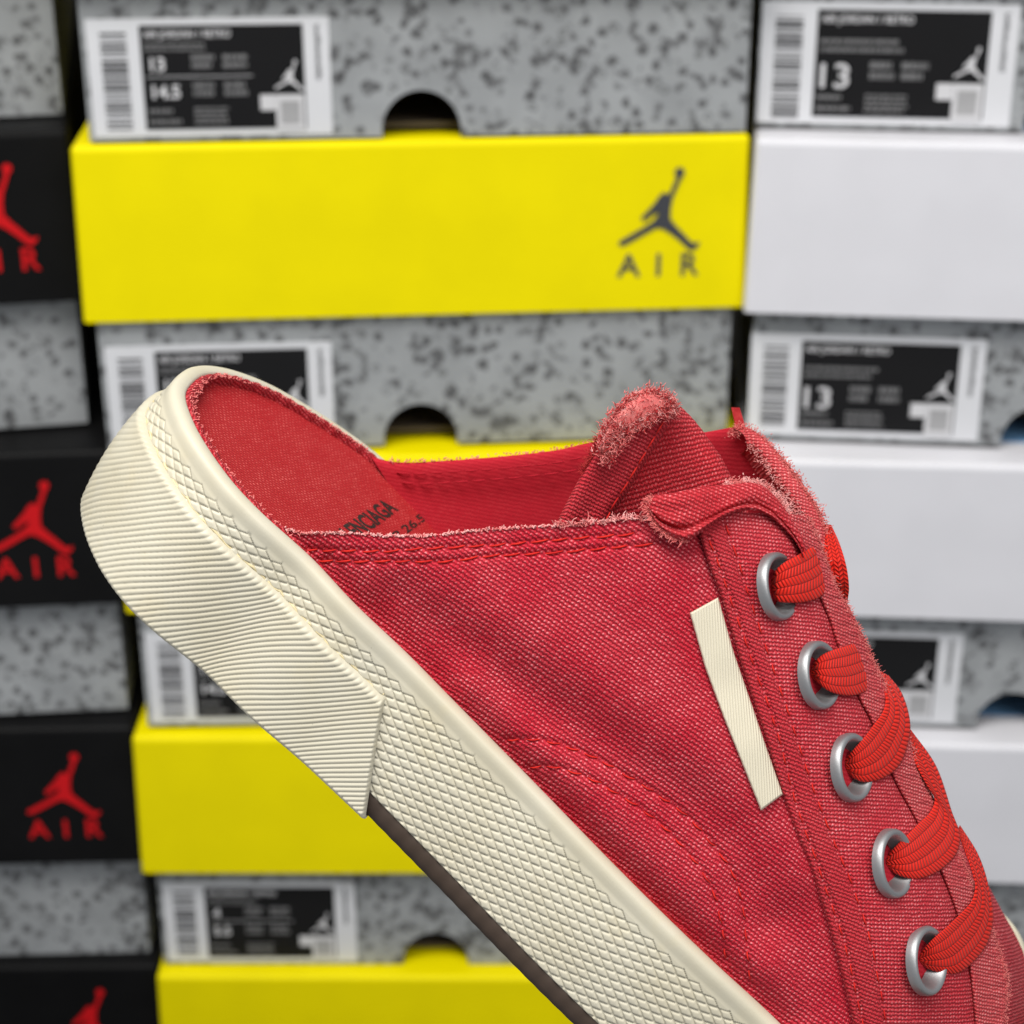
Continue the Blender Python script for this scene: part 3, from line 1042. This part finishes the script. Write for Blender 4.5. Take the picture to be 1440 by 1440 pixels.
def patch(name, A, B, nu, nv, mat, lift=0.0, thick=0.0, r_px=6.0, edges='ab', rel=1.0, uvrot=0.0, extra=None, holes=None, smooth=True, lin=False):
    """sheet between picture curves A (v=0) and B (v=1), resting on the upper"""
    U, Vv = (np.linspace(0, 1, nu) if 'u' not in edges else fine(nu)), fine(nv)
    a, b = resample(A, tv=U, smooth=not lin), resample(B, tv=U, smooth=not lin)
    px = (a[:, None] * (1 - Vv[None, :, None]) + b[:, None] * Vv[None, :, None]).reshape(-1, 2)
    wid = np.repeat(np.linalg.norm(b - a, axis=1), len(Vv))
    vg = np.tile(Vv, len(U))
    ug = np.repeat(U, len(Vv))
    e = np.ones(len(px))
    if 'a' in edges:
        e = np.minimum(e, rnd(vg * wid, r_px))
    if 'b' in edges:
        e = np.minimum(e, rnd((1 - vg) * wid, r_px))
    if 'u' in edges:
        la = np.linalg.norm(np.diff(a, axis=0), axis=1).sum()
        e = np.minimum(e, np.minimum(rnd(ug * la, r_px), rnd((1 - ug) * la, r_px)))
    lf = lift - thick + (2 * thick) * e if thick else np.full(len(px), float(lift))
    if extra is not None:
        lf = lf + extra(px, ug, vg)
    P = upper(px, lf, rel)
    f = grid_faces(len(U), len(Vv))
    if holes:
        c = px[f].mean(1)
        keep = np.ones(len(f), bool)
        for (hx, hy, ra, rb, ang) in holes:
            d = c - np.array([hx, hy])
            ca, sa = math.cos(ang), math.sin(ang)
            keep &= ((d @ np.array([ca, sa])) / ra) ** 2 + ((d @ np.array([-sa, ca])) / rb) ** 2 > 1
        f = f[keep]
    # cloth coordinates: along s and along the arc of the surface
    uv = np.stack([P[:, 0] * 1.0, P[:, 1] * 1.0 + 0.55 * P[:, 2]], 1)
    o = part(name, P, f, mat, uv, smooth=smooth)
    return o, px, P


EYE = [(1098, 824), (1156, 949), (1202, 1079), (1260, 1214), (1307, 1351)]
HOLES = [(x, y, 24, 41, math.radians(-8)) for x, y in EYE]
# quarter: from the rim up to the collar edge and under the facing
bot = [(378, 735)] + [tuple(p) for p in (SOLELINE[5:] + np.array([-5, 6]))] + [(1170, 1520)]
top = COLLAR + [(950, 735), (990, 745)] + [(x + 14, y + 4) for x, y in SEAM[2:]] + [(1225, 1520)]
patch('quarter', bot, top, 420, 300, M['quarter'], 0.0, 0.0, extra=lambda px, u, v: -0.55 * (1 - rnd((1 - v) * 400, 5)))
# facing round the eyelets, standing proud of the quarter
patch('eyelet_facing', SEAM, [(x + 6, y + 2) for x, y in EDGE], 420, 90, M['facing'], 0.55, 0.55, 7.0, 'a', 0.35, holes=HOLES,
      extra=lambda px, u, v: -0.9 * np.exp(-(seg_dist(px, resample(EDGE, 60)) / 6) ** 2) - 0.25 * np.exp(-(seg_dist(px, resample(ROW_1, 40)) / 3.5) ** 2) - 0.25 * np.exp(-(seg_dist(px, resample(ROW_2, 40)) / 3.5) ** 2))
patch('facing_tape', [(x + 1, y) for x, y in SEAM], [(x + 7, y) for x, y in ROW_2], 420, 40, M['tape'], 0.85, 0.45, 5.0, 'ab', 0.35,
      extra=lambda px, u, v: -0.75 * np.exp(-(seg_dist(px, resample(ROW_1, 40)) / 3.6) ** 2) - 0.75 * np.exp(-(seg_dist(px, resample(ROW_2, 40)) / 3.6) ** 2))
patch('inner_lining', [(x - 30, y) for x, y in SEAM], [(x + 20, y + 2) for x, y in EDGE], 120, 40, M['lining'], -1.6, 0.0, edges='', rel=0.2)
# washed raw band along the lacing edge
patch('raw_edge_band', EDGE, OUTER, 420, 50, M['band'], 1.0, 0.8, 8.0, 'ab', 0.2,
      extra=lambda px, u, v: 0.22 * np.sin(u * 310) * v * np.sin(u * 47 + 1))


# vamp beyond the lacing edge, falling to the far side of the sole
def wsheet(name, rows, wrows, n, mat, tv=None, uvk=1.0, bulge=None):
    """loft through picture curves, each with its own depth w (mm)"""
    rr = [resample(r, n) for r in rows]
    ww = [np.interp(np.linspace(0, 1, n), np.linspace(0, 1, len(np.atleast_1d(w_))), np.atleast_1d(w_)) for w_ in wrows]
    Q = np.stack([np.column_stack([r, w_]) for r, w_ in zip(rr, ww)], 0)
    m = 14 * (len(rows) - 1) + 1
    out = np.stack([resample(Q[:, j], m) for j in range(n)], 0)     # n x m x 3
    px, w_ = out[..., :2].reshape(-1, 2), out[..., 2].ravel()
    P = px_at_w(px, w_)
    uv = np.stack([P[:, 0] * uvk, P[:, 1] + 0.6 * P[:, 2]], 1)
    return part(name, P, grid_faces(n, m), mat, uv), px, P


wsheet('vamp', [[(1300, 1120), (1360, 1260), (1395, 1345), (1405, 1434), (1405, 1520)],
                [(1350, 1170), (1396, 1270), (1418, 1335), (1430, 1434), (1432, 1520)],
                [(1385, 1250), (1410, 1284), (1434, 1327), (1456, 1390), (1468, 1520)]], [[1, 2], [16, 16], [37, 40]], 80, M['facing'])
# toe: dome closing the front of the shoe (outside the picture)
sd = np.linspace(186, 239, 50)
qn2, _ = rim(np.linspace(60, PMAX - 0.5, 900))
qf2, _ = rim(np.linspace(-60, PMIN + 0.5, 900))
o1 = np.argsort(qn2[:, 0])
o2 = np.argsort(qf2[:, 0])
wn2, wf2 = np.interp(sd, qn2[o1, 0], qn2[o1, 2]), np.interp(sd, qf2[o2, 0], qf2[o2, 2])
h0n, h0f = np.interp(sd, qn2[o1, 0], qn2[o1, 1]), np.interp(sd, qf2[o2, 0], qf2[o2, 1])
ang = np.linspace(0, math.pi, 41)
ht = np.interp(sd, [150, 170, 200, 230, 239], [11, 8, 8, 6, 1])
cw = (wn2 + wf2) / 2
hw = (wf2 - wn2) / 2 - 0.4
Pd = np.stack([np.repeat(sd, 41),
               (np.outer(ht, np.sin(ang) ** 0.8) + np.outer(h0n, (1 + np.cos(ang)) / 2) + np.outer(h0f, (1 - np.cos(ang)) / 2) - 1.0).ravel(),
               (cw[:, None] - np.outer(hw, np.sign(np.cos(ang)) * np.abs(np.cos(ang)) ** 0.85)).ravel()], 1)
part('toe_cap', Pd, grid_faces(50, 41), M['rubber'], Pd[:, [0, 2]])

# far side of the upper, seen from inside
FAR_TOP = [(520, 640), (545, 647), (574, 649), (630, 646), (699, 641), (780, 632), (827, 622), (900, 614), (986, 608), (1022, 602), (1046, 600)]
FAR_IN = [(x + 3, y + 4) for x, y in FAR_TOP]
FAR_MID = [(560, 700), (600, 712), (640, 715), (690, 712), (740, 708), (800, 700), (850, 690), (920, 680), (1000, 668), (1040, 660), (1066, 655)]
FAR_LOW = [(640, 800), (680, 812), (720, 815), (760, 815), (820, 810), (860, 800), (920, 790), (980, 780), (1060, 760), (1100, 745), (1130, 730)]
FARW = [28.6, 28.4, 28, 27.5, 27, 26, 25, 24, 22, 20, 17]
wsheet('far_quarter', [[(x + 1, y + 5) for x, y in FAR_TOP], FAR_TOP, FAR_IN, FAR_MID, FAR_LOW],
       [[a + 2.0 for a in FARW], FARW, [a - 0.9 for a in FARW], [a - 1.2 for a in FARW], [a - 2.0 for a in FARW]], 160, M['lining'])
# frayed far facing folding over the instep
FF_OUT = [(1030, 603), (1046, 600), (1072, 614), (1090, 632), (1110, 655), (1128, 678), (1142, 700), (1152, 716), (1160, 740), (1168, 775)]
FF_IN = [(1050, 628), (1060, 632), (1072, 648), (1084, 664), (1098, 684), (1110, 702), (1122, 720), (1134, 738), (1146, 760), (1156, 790)]
wsheet('far_facing', [[(x - 4, y + 8) for x, y in FF_OUT], FF_OUT, [(0.5 * (a + c) + 5, 0.5 * (b + d) - 5) for (a, b), (c, d) in zip(FF_OUT, FF_IN)], FF_IN,
                      [(x - 12, y + 12) for x, y in FF_IN]],
       [[19, 8, 5], [17, 7, 3], [13, 4, 1], [12, 3, 0], [18, 8, 4]], 120, M['band'])

# tongue: a sheet arching across the instep, with a stitched hem and a fluffy raw top
TL = [(768, 768), (784, 736), (800, 704), (816, 674), (834, 643), (852, 614), (868, 578)]
TF = [(845, 760), (861, 724), (884, 690), (904, 656), (922, 628), (938, 602), (950, 582)]
TR = [(1055, 724), (1034, 682), (1016, 645), (1000, 622), (988, 605), (974, 588), (957, 571)]
TB = [(1040, 740), (1018, 700), (1000, 660), (985, 640), (975, 622), (962, 606), (946, 590)]
wsheet('tongue', [TL, [(0.5 * (a + c), 0.5 * (b + d)) for (a, b), (c, d) in zip(TL, TF)], TF,
                  [(0.35 * a + 0.65 * c, 0.35 * b + 0.65 * d) for (a, b), (c, d) in zip(TF, TR)], TR, TB],
       [[-17, -15], [-16, -13], [-13.5, -10], [-8, -6], [-1, -1], [10, 8]], 120, M['tongue'])
hem, hpx, hP = wsheet('tongue_hem', [[(x - 2, y) for x, y in TL], [(x + 1, y + 1) for x, y in TL],
                                     [(0.5 * (a + c), 0.5 * (b + d)) for (a, b), (c, d) in zip(TL, TF)],
                                     [(x - 4, y) for x, y in TF], [(x, y + 1) for x, y in TF]],
                      [[-17, -15], [-18.4, -16.2], [-17.4, -14.6], [-15.4, -12], [-13.4, -9.6]], 120, M['tape'])
# collar tab folded over the head of the facing
TABU = [(907, 706), (917, 698), (940, 694), (974, 687), (1020, 681), (1050, 678), (1070, 682), (1090, 698), (1110, 724), (1126, 750), (1134, 770)]
TABM = [(910, 712), (922, 716), (948, 720), (980, 714), (1018, 703), (1050, 697), (1074, 703), (1094, 719), (1110, 740), (1124, 760), (1132, 780)]
TABL = [(913, 716), (924, 737), (948, 757), (968, 760), (990, 745), (1017, 727), (1050, 717), (1081, 726), (1104, 745), (1120, 764), (1130, 784)]


def wtab(k, lift):
    return [v - lift + rng.normal(0, 0.22) for v in tps(np.array(k, float))]


def blend(A, B, k):
    return [((1 - k) * a + k * c, (1 - k) * b + k * d) for (a, b), (c, d) in zip(A, B)]


T7, T8, T9 = blend(TABU, TABL, 0.66), blend(TABU, TABL, 0.76), blend(TABU, TABL, 0.89)
wsheet('collar_tab', [[(x + 2, y + 6) for x, y in TABU], TABU, blend(TABU, TABL, 0.12), blend(TABU, TABL, 0.4), T7, T8, T9, TABL, [(x, y - 3) for x, y in TABL]],
       [[v + 2.5 for v in wtab(TABU, 0)], wtab(TABU, 1.2), wtab(blend(TABU, TABL, 0.12), 2.2), wtab(blend(TABU, TABL, 0.4), 2.5), wtab(T7, 2.3), wtab(T8, 1.7),
        wtab(T9, 3.3), wtab(TABL, 1.9), wtab(TABL, 0.0)], 160, M['tab'])


# ------------------------------------------------------------------ fibres, stitches
def tubes(name, paths, radius, mat, sides=5, taper=False):
    """paths: list of (k,3) arrays in shw mm"""
    V, Fc, off = [], [], 0
    for P in paths:
        P = np.asarray(P)
        k = len(P)
        tg = np.gradient(P, axis=0)
        tg /= np.linalg.norm(tg, axis=1)[:, None] + 1e-9
        ref = np.array([0.13, 0.21, 1.0])
        a = np.cross(tg, ref)
        a /= np.linalg.norm(a, axis=1)[:, None] + 1e-9
        b = np.cross(tg, a)
        r = np.full(k, radius)
        if taper:
            r = radius * np.linspace(1, 0.35, k)
        else:
            r = r * np.sin(np.linspace(0.25, math.pi - 0.25, k)) ** 0.4
        an = np.arange(sides) / sides * 2 * math.pi
        ring = P[:, None] + r[:, None, None] * (a[:, None] * np.cos(an)[None, :, None] + b[:, None] * np.sin(an)[None, :, None])
        V.append(ring.reshape(-1, 3))
        i, j = np.meshgrid(np.arange(k - 1), np.arange(sides), indexing='ij')
        j2 = (j + 1) % sides
        Fc.append((np.stack([i * sides + j, i * sides + j2, (i + 1) * sides + j2, (i + 1) * sides + j], -1) + off).reshape(-1, 4))
        off += k * sides
    return part(name, np.vstack(V), np.vstack(Fc), mat)


def stitches(name, line, surf, length=3.0, gap=0.6, rad=0.19, skew=0.0, mat=None, lift=0.28):
    px = resample(line, step=1.0)
    P = surf(px)
    L = np.concatenate([[0], np.cumsum(np.linalg.norm(np.diff(P, axis=0), axis=1))])
    paths, s0 = [], 0.3
    while s0 + length < L[-1]:
        q = np.linspace(s0, s0 + length * random.uniform(0.85, 1.0), 8)
        pth = np.stack([np.interp(q, L, P[:, k]) for k in range(3)], 1)
        pth[:, 2] -= (lift + 0.10) * np.sin(np.linspace(0, math.pi, 8)) - 0.10
        pth[:, 1] += np.linspace(-skew, skew, 8) + random.uniform(-0.06, 0.06)
        paths.append(pth)
        s0 += length + gap * random.uniform(0.7, 1.3)
    return tubes(name, paths, rad, mat or M['thread'])


tubes('glue_bead', [GLUE], 0.24, M['glue'], 6)
up0 = lambda px: upper(px, 0.0)
stitches('stitching', STITCH_A, up0, 2.3, 0.9, 0.14, 0.12, lift=0.42)
stitches('stitching', STITCH_B, up0, 2.3, 0.9, 0.14, 0.12, lift=0.42)
stitches('stitching', COLL_A, up0, 2.6, 0.7, 0.17, 0.22, lift=0.36)
stitches('stitching', COLL_B, up0, 2.6, 0.7, 0.17, 0.22, lift=0.36)
upf = lambda px: upper(px, 0.95, 0.35)
stitches('stitching', ROW_1, upf, 1.9, 1.2, 0.14, 0.0, M['thread'], 0.22)
stitches('stitching', ROW_2, upf, 1.9, 1.2, 0.14, 0.0, M['thread'], 0.22)
HEML = [(849, 740), (862, 712), (884, 676), (905, 641), (922, 612), (938, 584)]
stitches('stitching', HEML, lambda px: px_at_w(px, np.interp(px[:, 1], [580, 740], [-13.6, -17.0])), 2.2, 0.5, 0.13, 0.1, lift=0.3)
FS = lambda dy: [(x + dy * 0.6, y + dy) for x, y in FAR_TOP[1:9]]
for dy in (17, 31):
    stitches('stitching', FS(dy), lambda px: px_at_w(px, np.interp(px[:, 0], [560, 1000], [27.0, 20.4])), 2.6, 0.7, 0.17, 0.0, M['lining'], 0.3)


def fray(name, base, dirs, length, radius, mat, curl=0.5, sides=3, k=5):
    """loose threads: base points and growth directions in shw mm"""
    paths = []
    n = len(base)
    L = length * rng.uniform(0.4, 1.25, n)
    for i in range(n):
        d = dirs[i] + rng.normal(0, 0.45, 3)
        d /= np.linalg.norm(d)
        c = rng.normal(0, curl, 3)
        q = np.linspace(0, 1, k)[:, None]
        paths.append(base[i] + L[i] * (d * q + c * q * q * 0.6 + 0.10 * rng.normal(0, 1, (k, 3)) * q))
    return tubes(name, paths, radius, mat, sides, True)


UPD = np.array([0.25, 1.0, -0.25])


def along(line, n, jitter=2.0):
    t_ = np.sort(rng.uniform(0, 1, n))
    return resample(line, tv=t_) + rng.normal(0, jitter, (n, 2)), t_


# collar raw edge: pale thread ends
px, _ = along(COLLAR[1:], 520, 0.9)
fray('frayed_edge', upper(px + np.array([0, 1.0]), 0.1), np.tile([0.1, 0.8, -0.5], (len(px), 1)), 0.36, 0.17, M['fray_pale'], 0.5, 5, 4)
px, _ = along(COLLAR[9:], 130, 2.0)
fray('frayed_edge', upper(px, 0.3), np.tile([0.0, 0.8, -0.6], (len(px), 1)), 0.8, 0.13, M['fray_pale'], 0.7, 4, 5)
# rim lining
pr_ = rng.uniform(-50, 44, 420)
b_ = sole_points(pr_, rng.uniform(-2.0, -0.3, 420) * (0.35 + 0.65 * np.clip((pr_ + 4) / 10, 0, 1)) * np.clip((48 - pr_) / 12, 0.1, 1), rng.uniform(-0.4, 0.1, 420))
fray('frayed_edge', b_, np.tile([0.1, 0.8, 0.3], (420, 1)), 0.4, 0.14, M['fray_pink'], 0.6, 4, 4)
# far collar
px, _ = along(FAR_TOP[1:8], 150, 1.2)
fray('frayed_edge', px_at_w(px, 27.4), np.tile([0.1, 1.0, 0.0], (150, 1)), 0.35, 0.15, M['fray_pink'], 0.6, 4, 4)
# tongue top fluff
FL = [(846, 622), (852, 600), (868, 576), (890, 556), (914, 548), (934, 556), (944, 570)]
px, t_ = along(FL, 3600, 5.0)
px += np.array([9, 44]) * rng.uniform(0, 1, (len(px), 1)) * np.interp(t_, [0, 0.3, 0.7, 1], [0.7, 1, 1, 0.2])[:, None]
bw = np.interp(t_, [0, 1], [-19.0, -13.4])
dr = np.stack([np.interp(t_, [0, 0.5, 1], [-0.8, 0.0, 0.5]), np.full(len(t_), 1.0), np.full(len(t_), -0.3)], 1)
fray('fluffy_top', px_at_w(px, bw), dr, 0.45, 0.10, M['fray_pink'], 1.3, 3, 5)
k_ = rng.choice(len(px), 900, replace=False)
fray('fluffy_top', px_at_w(px[k_], bw[k_] - 0.25), dr[k_] * 0.4 + rng.normal(0, 0.7, (900, 3)), 0.6, 0.10, M['fray_red'], 1.2, 3, 5)
k_ = rng.choice(len(px), 700, replace=False)
fray('fluffy_top', px_at_w(px[k_], bw[k_] - 0.35), dr[k_] * 0.4 + rng.normal(0, 0.7, (700, 3)), 0.5, 0.10, M['fray_pale'], 1.2, 3, 5)
wsheet('tongue_pile', [[(848, 646), (866, 616), (888, 607), (910, 599), (928, 588), (944, 578), (958, 584)], [(x + 2, y + 4) for x, y in FL], [(x, y - 2) for x, y in FL], [(x + 6, y + 8) for x, y in FL]],
       [[-18.6, -13.6], [-19.2, -13.4], [-16.5, -11.2], [-12.5, -8]], 60, M['fray_pink'])
px, t_ = along([(820, 668), (834, 640), (848, 612)], 260, 2.5)
fray('fluffy_top', px_at_w(px, -16.6), np.tile([-0.8, 0.3, 0.2], (260, 1)), 0.9, 0.08, M['fray_red'], 0.8, 3, 5)
# far facing fray, with its loose standing thread
px, t_ = along(FF_OUT, 2000, 4.0)
px += np.array([-4, 5]) * rng.uniform(0, 1.6, (len(px), 1))
fray('frayed_edge', px_at_w(px, np.interp(t_, [0, 0.5, 1], [16, 5, 1])), np.tile([0.5, 0.9, -0.3], (len(px), 1)), 0.30, 0.10, M['fray_pink'], 0.8, 3, 5)
px, t_ = along(FF_IN, 500, 4.0)
fray('frayed_edge', px_at_w(px, np.interp(t_, [0, 0.5, 1], [11.5, 2, -0.6])), np.tile([0.2, 0.9, -0.5], (len(px), 1)), 0.30, 0.11, M['fray_pale'], 0.8, 3, 5)
sp_px = np.array([(1042, 606), (1039, 596), (1036, 584), (1033, 573)], float)
tubes('loose_thread', [px_at_w(sp_px + np.array([o, 0]), 16 + 0.2 * i) for i, o in enumerate((-4, -2, 0, 2, 4, 6))], 0.32, M['fray_red'], 5, True)
# tab head and the near lacing edge
px, t_ = along(TABU[4:], 1400, 4.0)
fray('frayed_edge', px_at_w(px, tps(px) - 1.0), np.tile([0.2, 0.9, -0.2], (len(px), 1)), 0.28, 0.11, M['fray_pale'], 0.8, 3, 5)
px, t_ = along(TABU[:2] + TABL[:4], 260, 1.6)
fray('frayed_edge', px_at_w(px, tps(px) - 2.2), np.tile([-0.3, -0.4, -0.6], (len(px), 1)), 0.8, 0.12, M['fray_pink'], 0.6, 4, 4)
px, t_ = along(OUTER, 2400, 2.0)
px += np.array([-9, 5]) * (rng.uniform(0, 1, (len(px), 1)) ** 1.5)
fray('frayed_edge', upper(px, 1.5, 0.2), np.tile([0.5, 0.8, -0.2], (len(px), 1)), 0.32, 0.085, M['fray_pink'], 0.7, 3, 4)

# ------------------------------------------------------------------ cream side ribbon
RA = [(970, 862), (992, 940), (1018, 1010), (1043, 1072), (1070, 1140)]
RB = [(1010, 840), (1032, 918), (1057, 990), (1078, 1052), (1101, 1117)]
patch('side_ribbon', RA, RB, 160, 40, M['ribbon'], 0.75, 0.35, 3.0, 'abu', 0.9, lin=True)

# ------------------------------------------------------------------ eyelets
prof_e = [(3.3, -2.3), (3.55, -1.5), (3.95, -0.6), (4.2, 0.0), (4.42, 0.32), (4.7, 0.5), (4.98, 0.5), (5.24, 0.30), (5.41, -0.05), (5.45, -0.5), (5.45, -1.2)]
for i, (ex, ey) in enumerate(EYE):
    c = upper(np.array([[ex, ey]], float), 1.55, 0.35)[0]
    cc = OC + (c[0] * AX + c[1] * UPV + c[2] * WV) * mm
    m_ = np.array([math.cos(math.radians(9)), math.sin(math.radians(9)), 0])
    tl = math.radians((53, 51, 50, 50, 50)[i])
    nrm = -ZZ * math.cos(tl) + m_ * math.sin(tl)
    e1 = np.cross(nrm, [0, 1, 0.0])
    e1 /= np.linalg.norm(e1)
    e2 = np.cross(nrm, e1)
    k = (48.5 / F * cc[2]) / 5.45
    N = 72
    V = []
    for j in range(N):
        a = 2 * math.pi * j / N
        for r, z in prof_e:
            V.append(cc + (e1 * math.cos(a) + e2 * math.sin(a)) * r * k + nrm * z * k)
    mesh_np('eyelet', cam2world(np.array(V)), grid_faces(N, len(prof_e), True), M['metal'], shoe, None, True, SHOE_O)

# ------------------------------------------------------------------ laces
def lace(A, B, lifts, n=110, m=15, th=0.36, wabs=None):
    """flat braided lace between picture curves A and B; lifts: mm above the upper along its length"""
    q = np.linspace(0, 1, n)
    a, b = resample(A, n), resample(B, n)
    lf = np.interp(q, np.linspace(0, 1, len(lifts)), lifts)
    ker_ = np.hanning(15)
    ker_ /= ker_.sum()
    lf = np.convolve(np.pad(lf, 7, 'edge'), ker_, 'valid')
    mid = (a + b) / 2
    if wabs is None:
        wa, wb, wm = tps(a), tps(b), tps(mid)
    else:
        wm = np.interp(q, np.linspace(0, 1, len(wabs)), wabs)
        wm = np.convolve(np.pad(wm, 7, 'edge'), ker_, 'valid')
        wa = wb = wm
    cm = px_at_w(mid, wm)
    Lm = np.concatenate([[0], np.cumsum(np.linalg.norm(np.diff(cm, axis=0), axis=1))])
    V, UV = [], []
    an = np.linspace(0, 2 * math.pi, 2 * m, endpoint=False)
    for j in an:
        x = math.cos(j)                       # -1 .. 1 across
        f = 0.5 - 0.5 * np.sign(x) * abs(x) ** 0.9
        pxy = a * (1 - f) + b * f
        wl = wa * (1 - f) + wb * f
        bow = 0.28 * (1 - x * x)
        z = lf + bow + th * np.sign(math.sin(j)) * abs(math.sin(j)) ** 0.6
        V.append(px_at_w(pxy, wl - z))
        UV.append(np.stack([np.full(n, f), Lm], 1))
    V = np.stack(V, 1).reshape(-1, 3)
    UV = np.stack(UV, 1).reshape(-1, 2)
    nv = 2 * m
    i, j = np.meshgrid(np.arange(n - 1), np.arange(nv), indexing='ij')
    j2 = (j + 1) % nv
    fc = np.stack([i * nv + j, i * nv + j2, (i + 1) * nv + j2, (i + 1) * nv + j], -1).reshape(-1, 4)
    return part('lace', V, fc, M['lace'], UV)


# strand on the far side of the instep, by the top eyelet
lace([(1156, 736), (1158, 760), (1161, 790), (1163, 815), (1168, 838), (1182, 866)], [(1169, 738), (1181, 765), (1191, 800), (1194, 828), (1192, 850), (1197, 872)], [0, 0],
     wabs=[4, 1, -1.5, -1.5, 0, 3])
lace([(1084, 816), (1092, 800), (1104, 790), (1117, 783), (1133, 774), (1150, 765), (1158, 768), (1160, 780)],
     [(1084, 832), (1092, 845), (1112, 848), (1137, 846), (1156, 838), (1172, 818), (1176, 812), (1176, 806)], [-2.2, 0.8, 1.9, 2.2, 2.2, 1.8, 0.0, -4])
lace([(1140, 938), (1146, 930), (1154, 922), (1168, 915), (1187, 909), (1206, 904), (1216, 906), (1222, 915)],
     [(1140, 952), (1150, 960), (1162, 970), (1180, 977), (1202, 978), (1222, 970), (1238, 956), (1240, 948)], [-2.2, 0.8, 1.9, 2.2, 2.2, 1.8, 0.0, -4])
lace([(1188, 1068), (1196, 1058), (1213, 1039), (1229, 1018), (1241, 1001), (1245, 984), (1241, 965), (1236, 948), (1238, 944)],
     [(1190, 1084), (1200, 1094), (1215, 1100), (1243, 1094), (1265, 1076), (1278, 1042), (1280, 1015), (1268, 974), (1250, 950)], [-2.2, 0.8, 1.9, 2.2, 2.4, 2.4, 2.0, 0.5, -3])
lace([(1246, 1206), (1254, 1195), (1268, 1181), (1290, 1159), (1308, 1141), (1314, 1124), (1303, 1104), (1288, 1076), (1277, 1046), (1274, 1028)],
     [(1247, 1218), (1258, 1228), (1272, 1234), (1292, 1236), (1322, 1224), (1346, 1199), (1350, 1174), (1339, 1142), (1316, 1076), (1281, 1026)], [-2.2, 0.8, 1.9, 2.2, 2.4, 2.6, 2.4, 1.8, 0.5, -2])
lace([(1293, 1342), (1300, 1332), (1314, 1318), (1330, 1304), (1350, 1285), (1366, 1267), (1371, 1246), (1366, 1224), (1356, 1196), (1346, 1168)],
     [(1294, 1354), (1304, 1362), (1318, 1367), (1346, 1369), (1370, 1352), (1389, 1326), (1397, 1292), (1391, 1248), (1376, 1202), (1350, 1160)], [-2.2, 0.8, 1.9, 2.2, 2.4, 2.6, 2.4, 1.8, 0.8, -1])

# ------------------------------------------------------------------ lettering printed on the insole
def insole_text(body, p0, p1, upv, bold):
    """p0, p1: picture points of the baseline ends; upv: picture vector of the letter height"""
    V, Pf = text_mesh(body, 1.0, bold, 0.0, 1.0)
    V[:, 0] -= V[:, 0].min()
    x = V[:, 0] / V[:, 0].max()
    y = V[:, 1] / 0.70
    h = INS - 0.3
    a, b = px_at_h([p0], h)[0], px_at_h([p1], h)[0]
    u = px_at_h([(p1[0] + upv[0], p1[1] + upv[1])], h)[0] - b
    P = a + x[:, None] * (b - a) + y[:, None] * u
    # lie on the dished sheet
    wn3, wf3 = np.interp(P[:, 0], qn[:, 0], qn[:, 2]), np.interp(P[:, 0], qf[:, 0], qf[:, 2])
    tq = (P[:, 2] - wn3) / (wf3 - wn3)
    P[:, 1] = INS - 0.9 * (1 - (2 * tq - 1) ** 2) + np.clip((P[:, 0] - 60) / 60, 0, 1) + 0.06
    W_ = shw2world(P) - SHOE_O
    me = bpy.data.meshes.new('insole_lettering')
    me.from_pydata([tuple(v) for v in W_], [], Pf)
    me.materials.append(M['text_ink'])
    link(bpy.data.objects.new('insole_lettering', me), shoe)


insole_text('BALENCIAGA', (484, 770), (561, 716), (-20.5, -16), 0.03)
insole_text('JP 26.5', (556, 761), (599, 731), (-9.5, -8.5), 0.02)
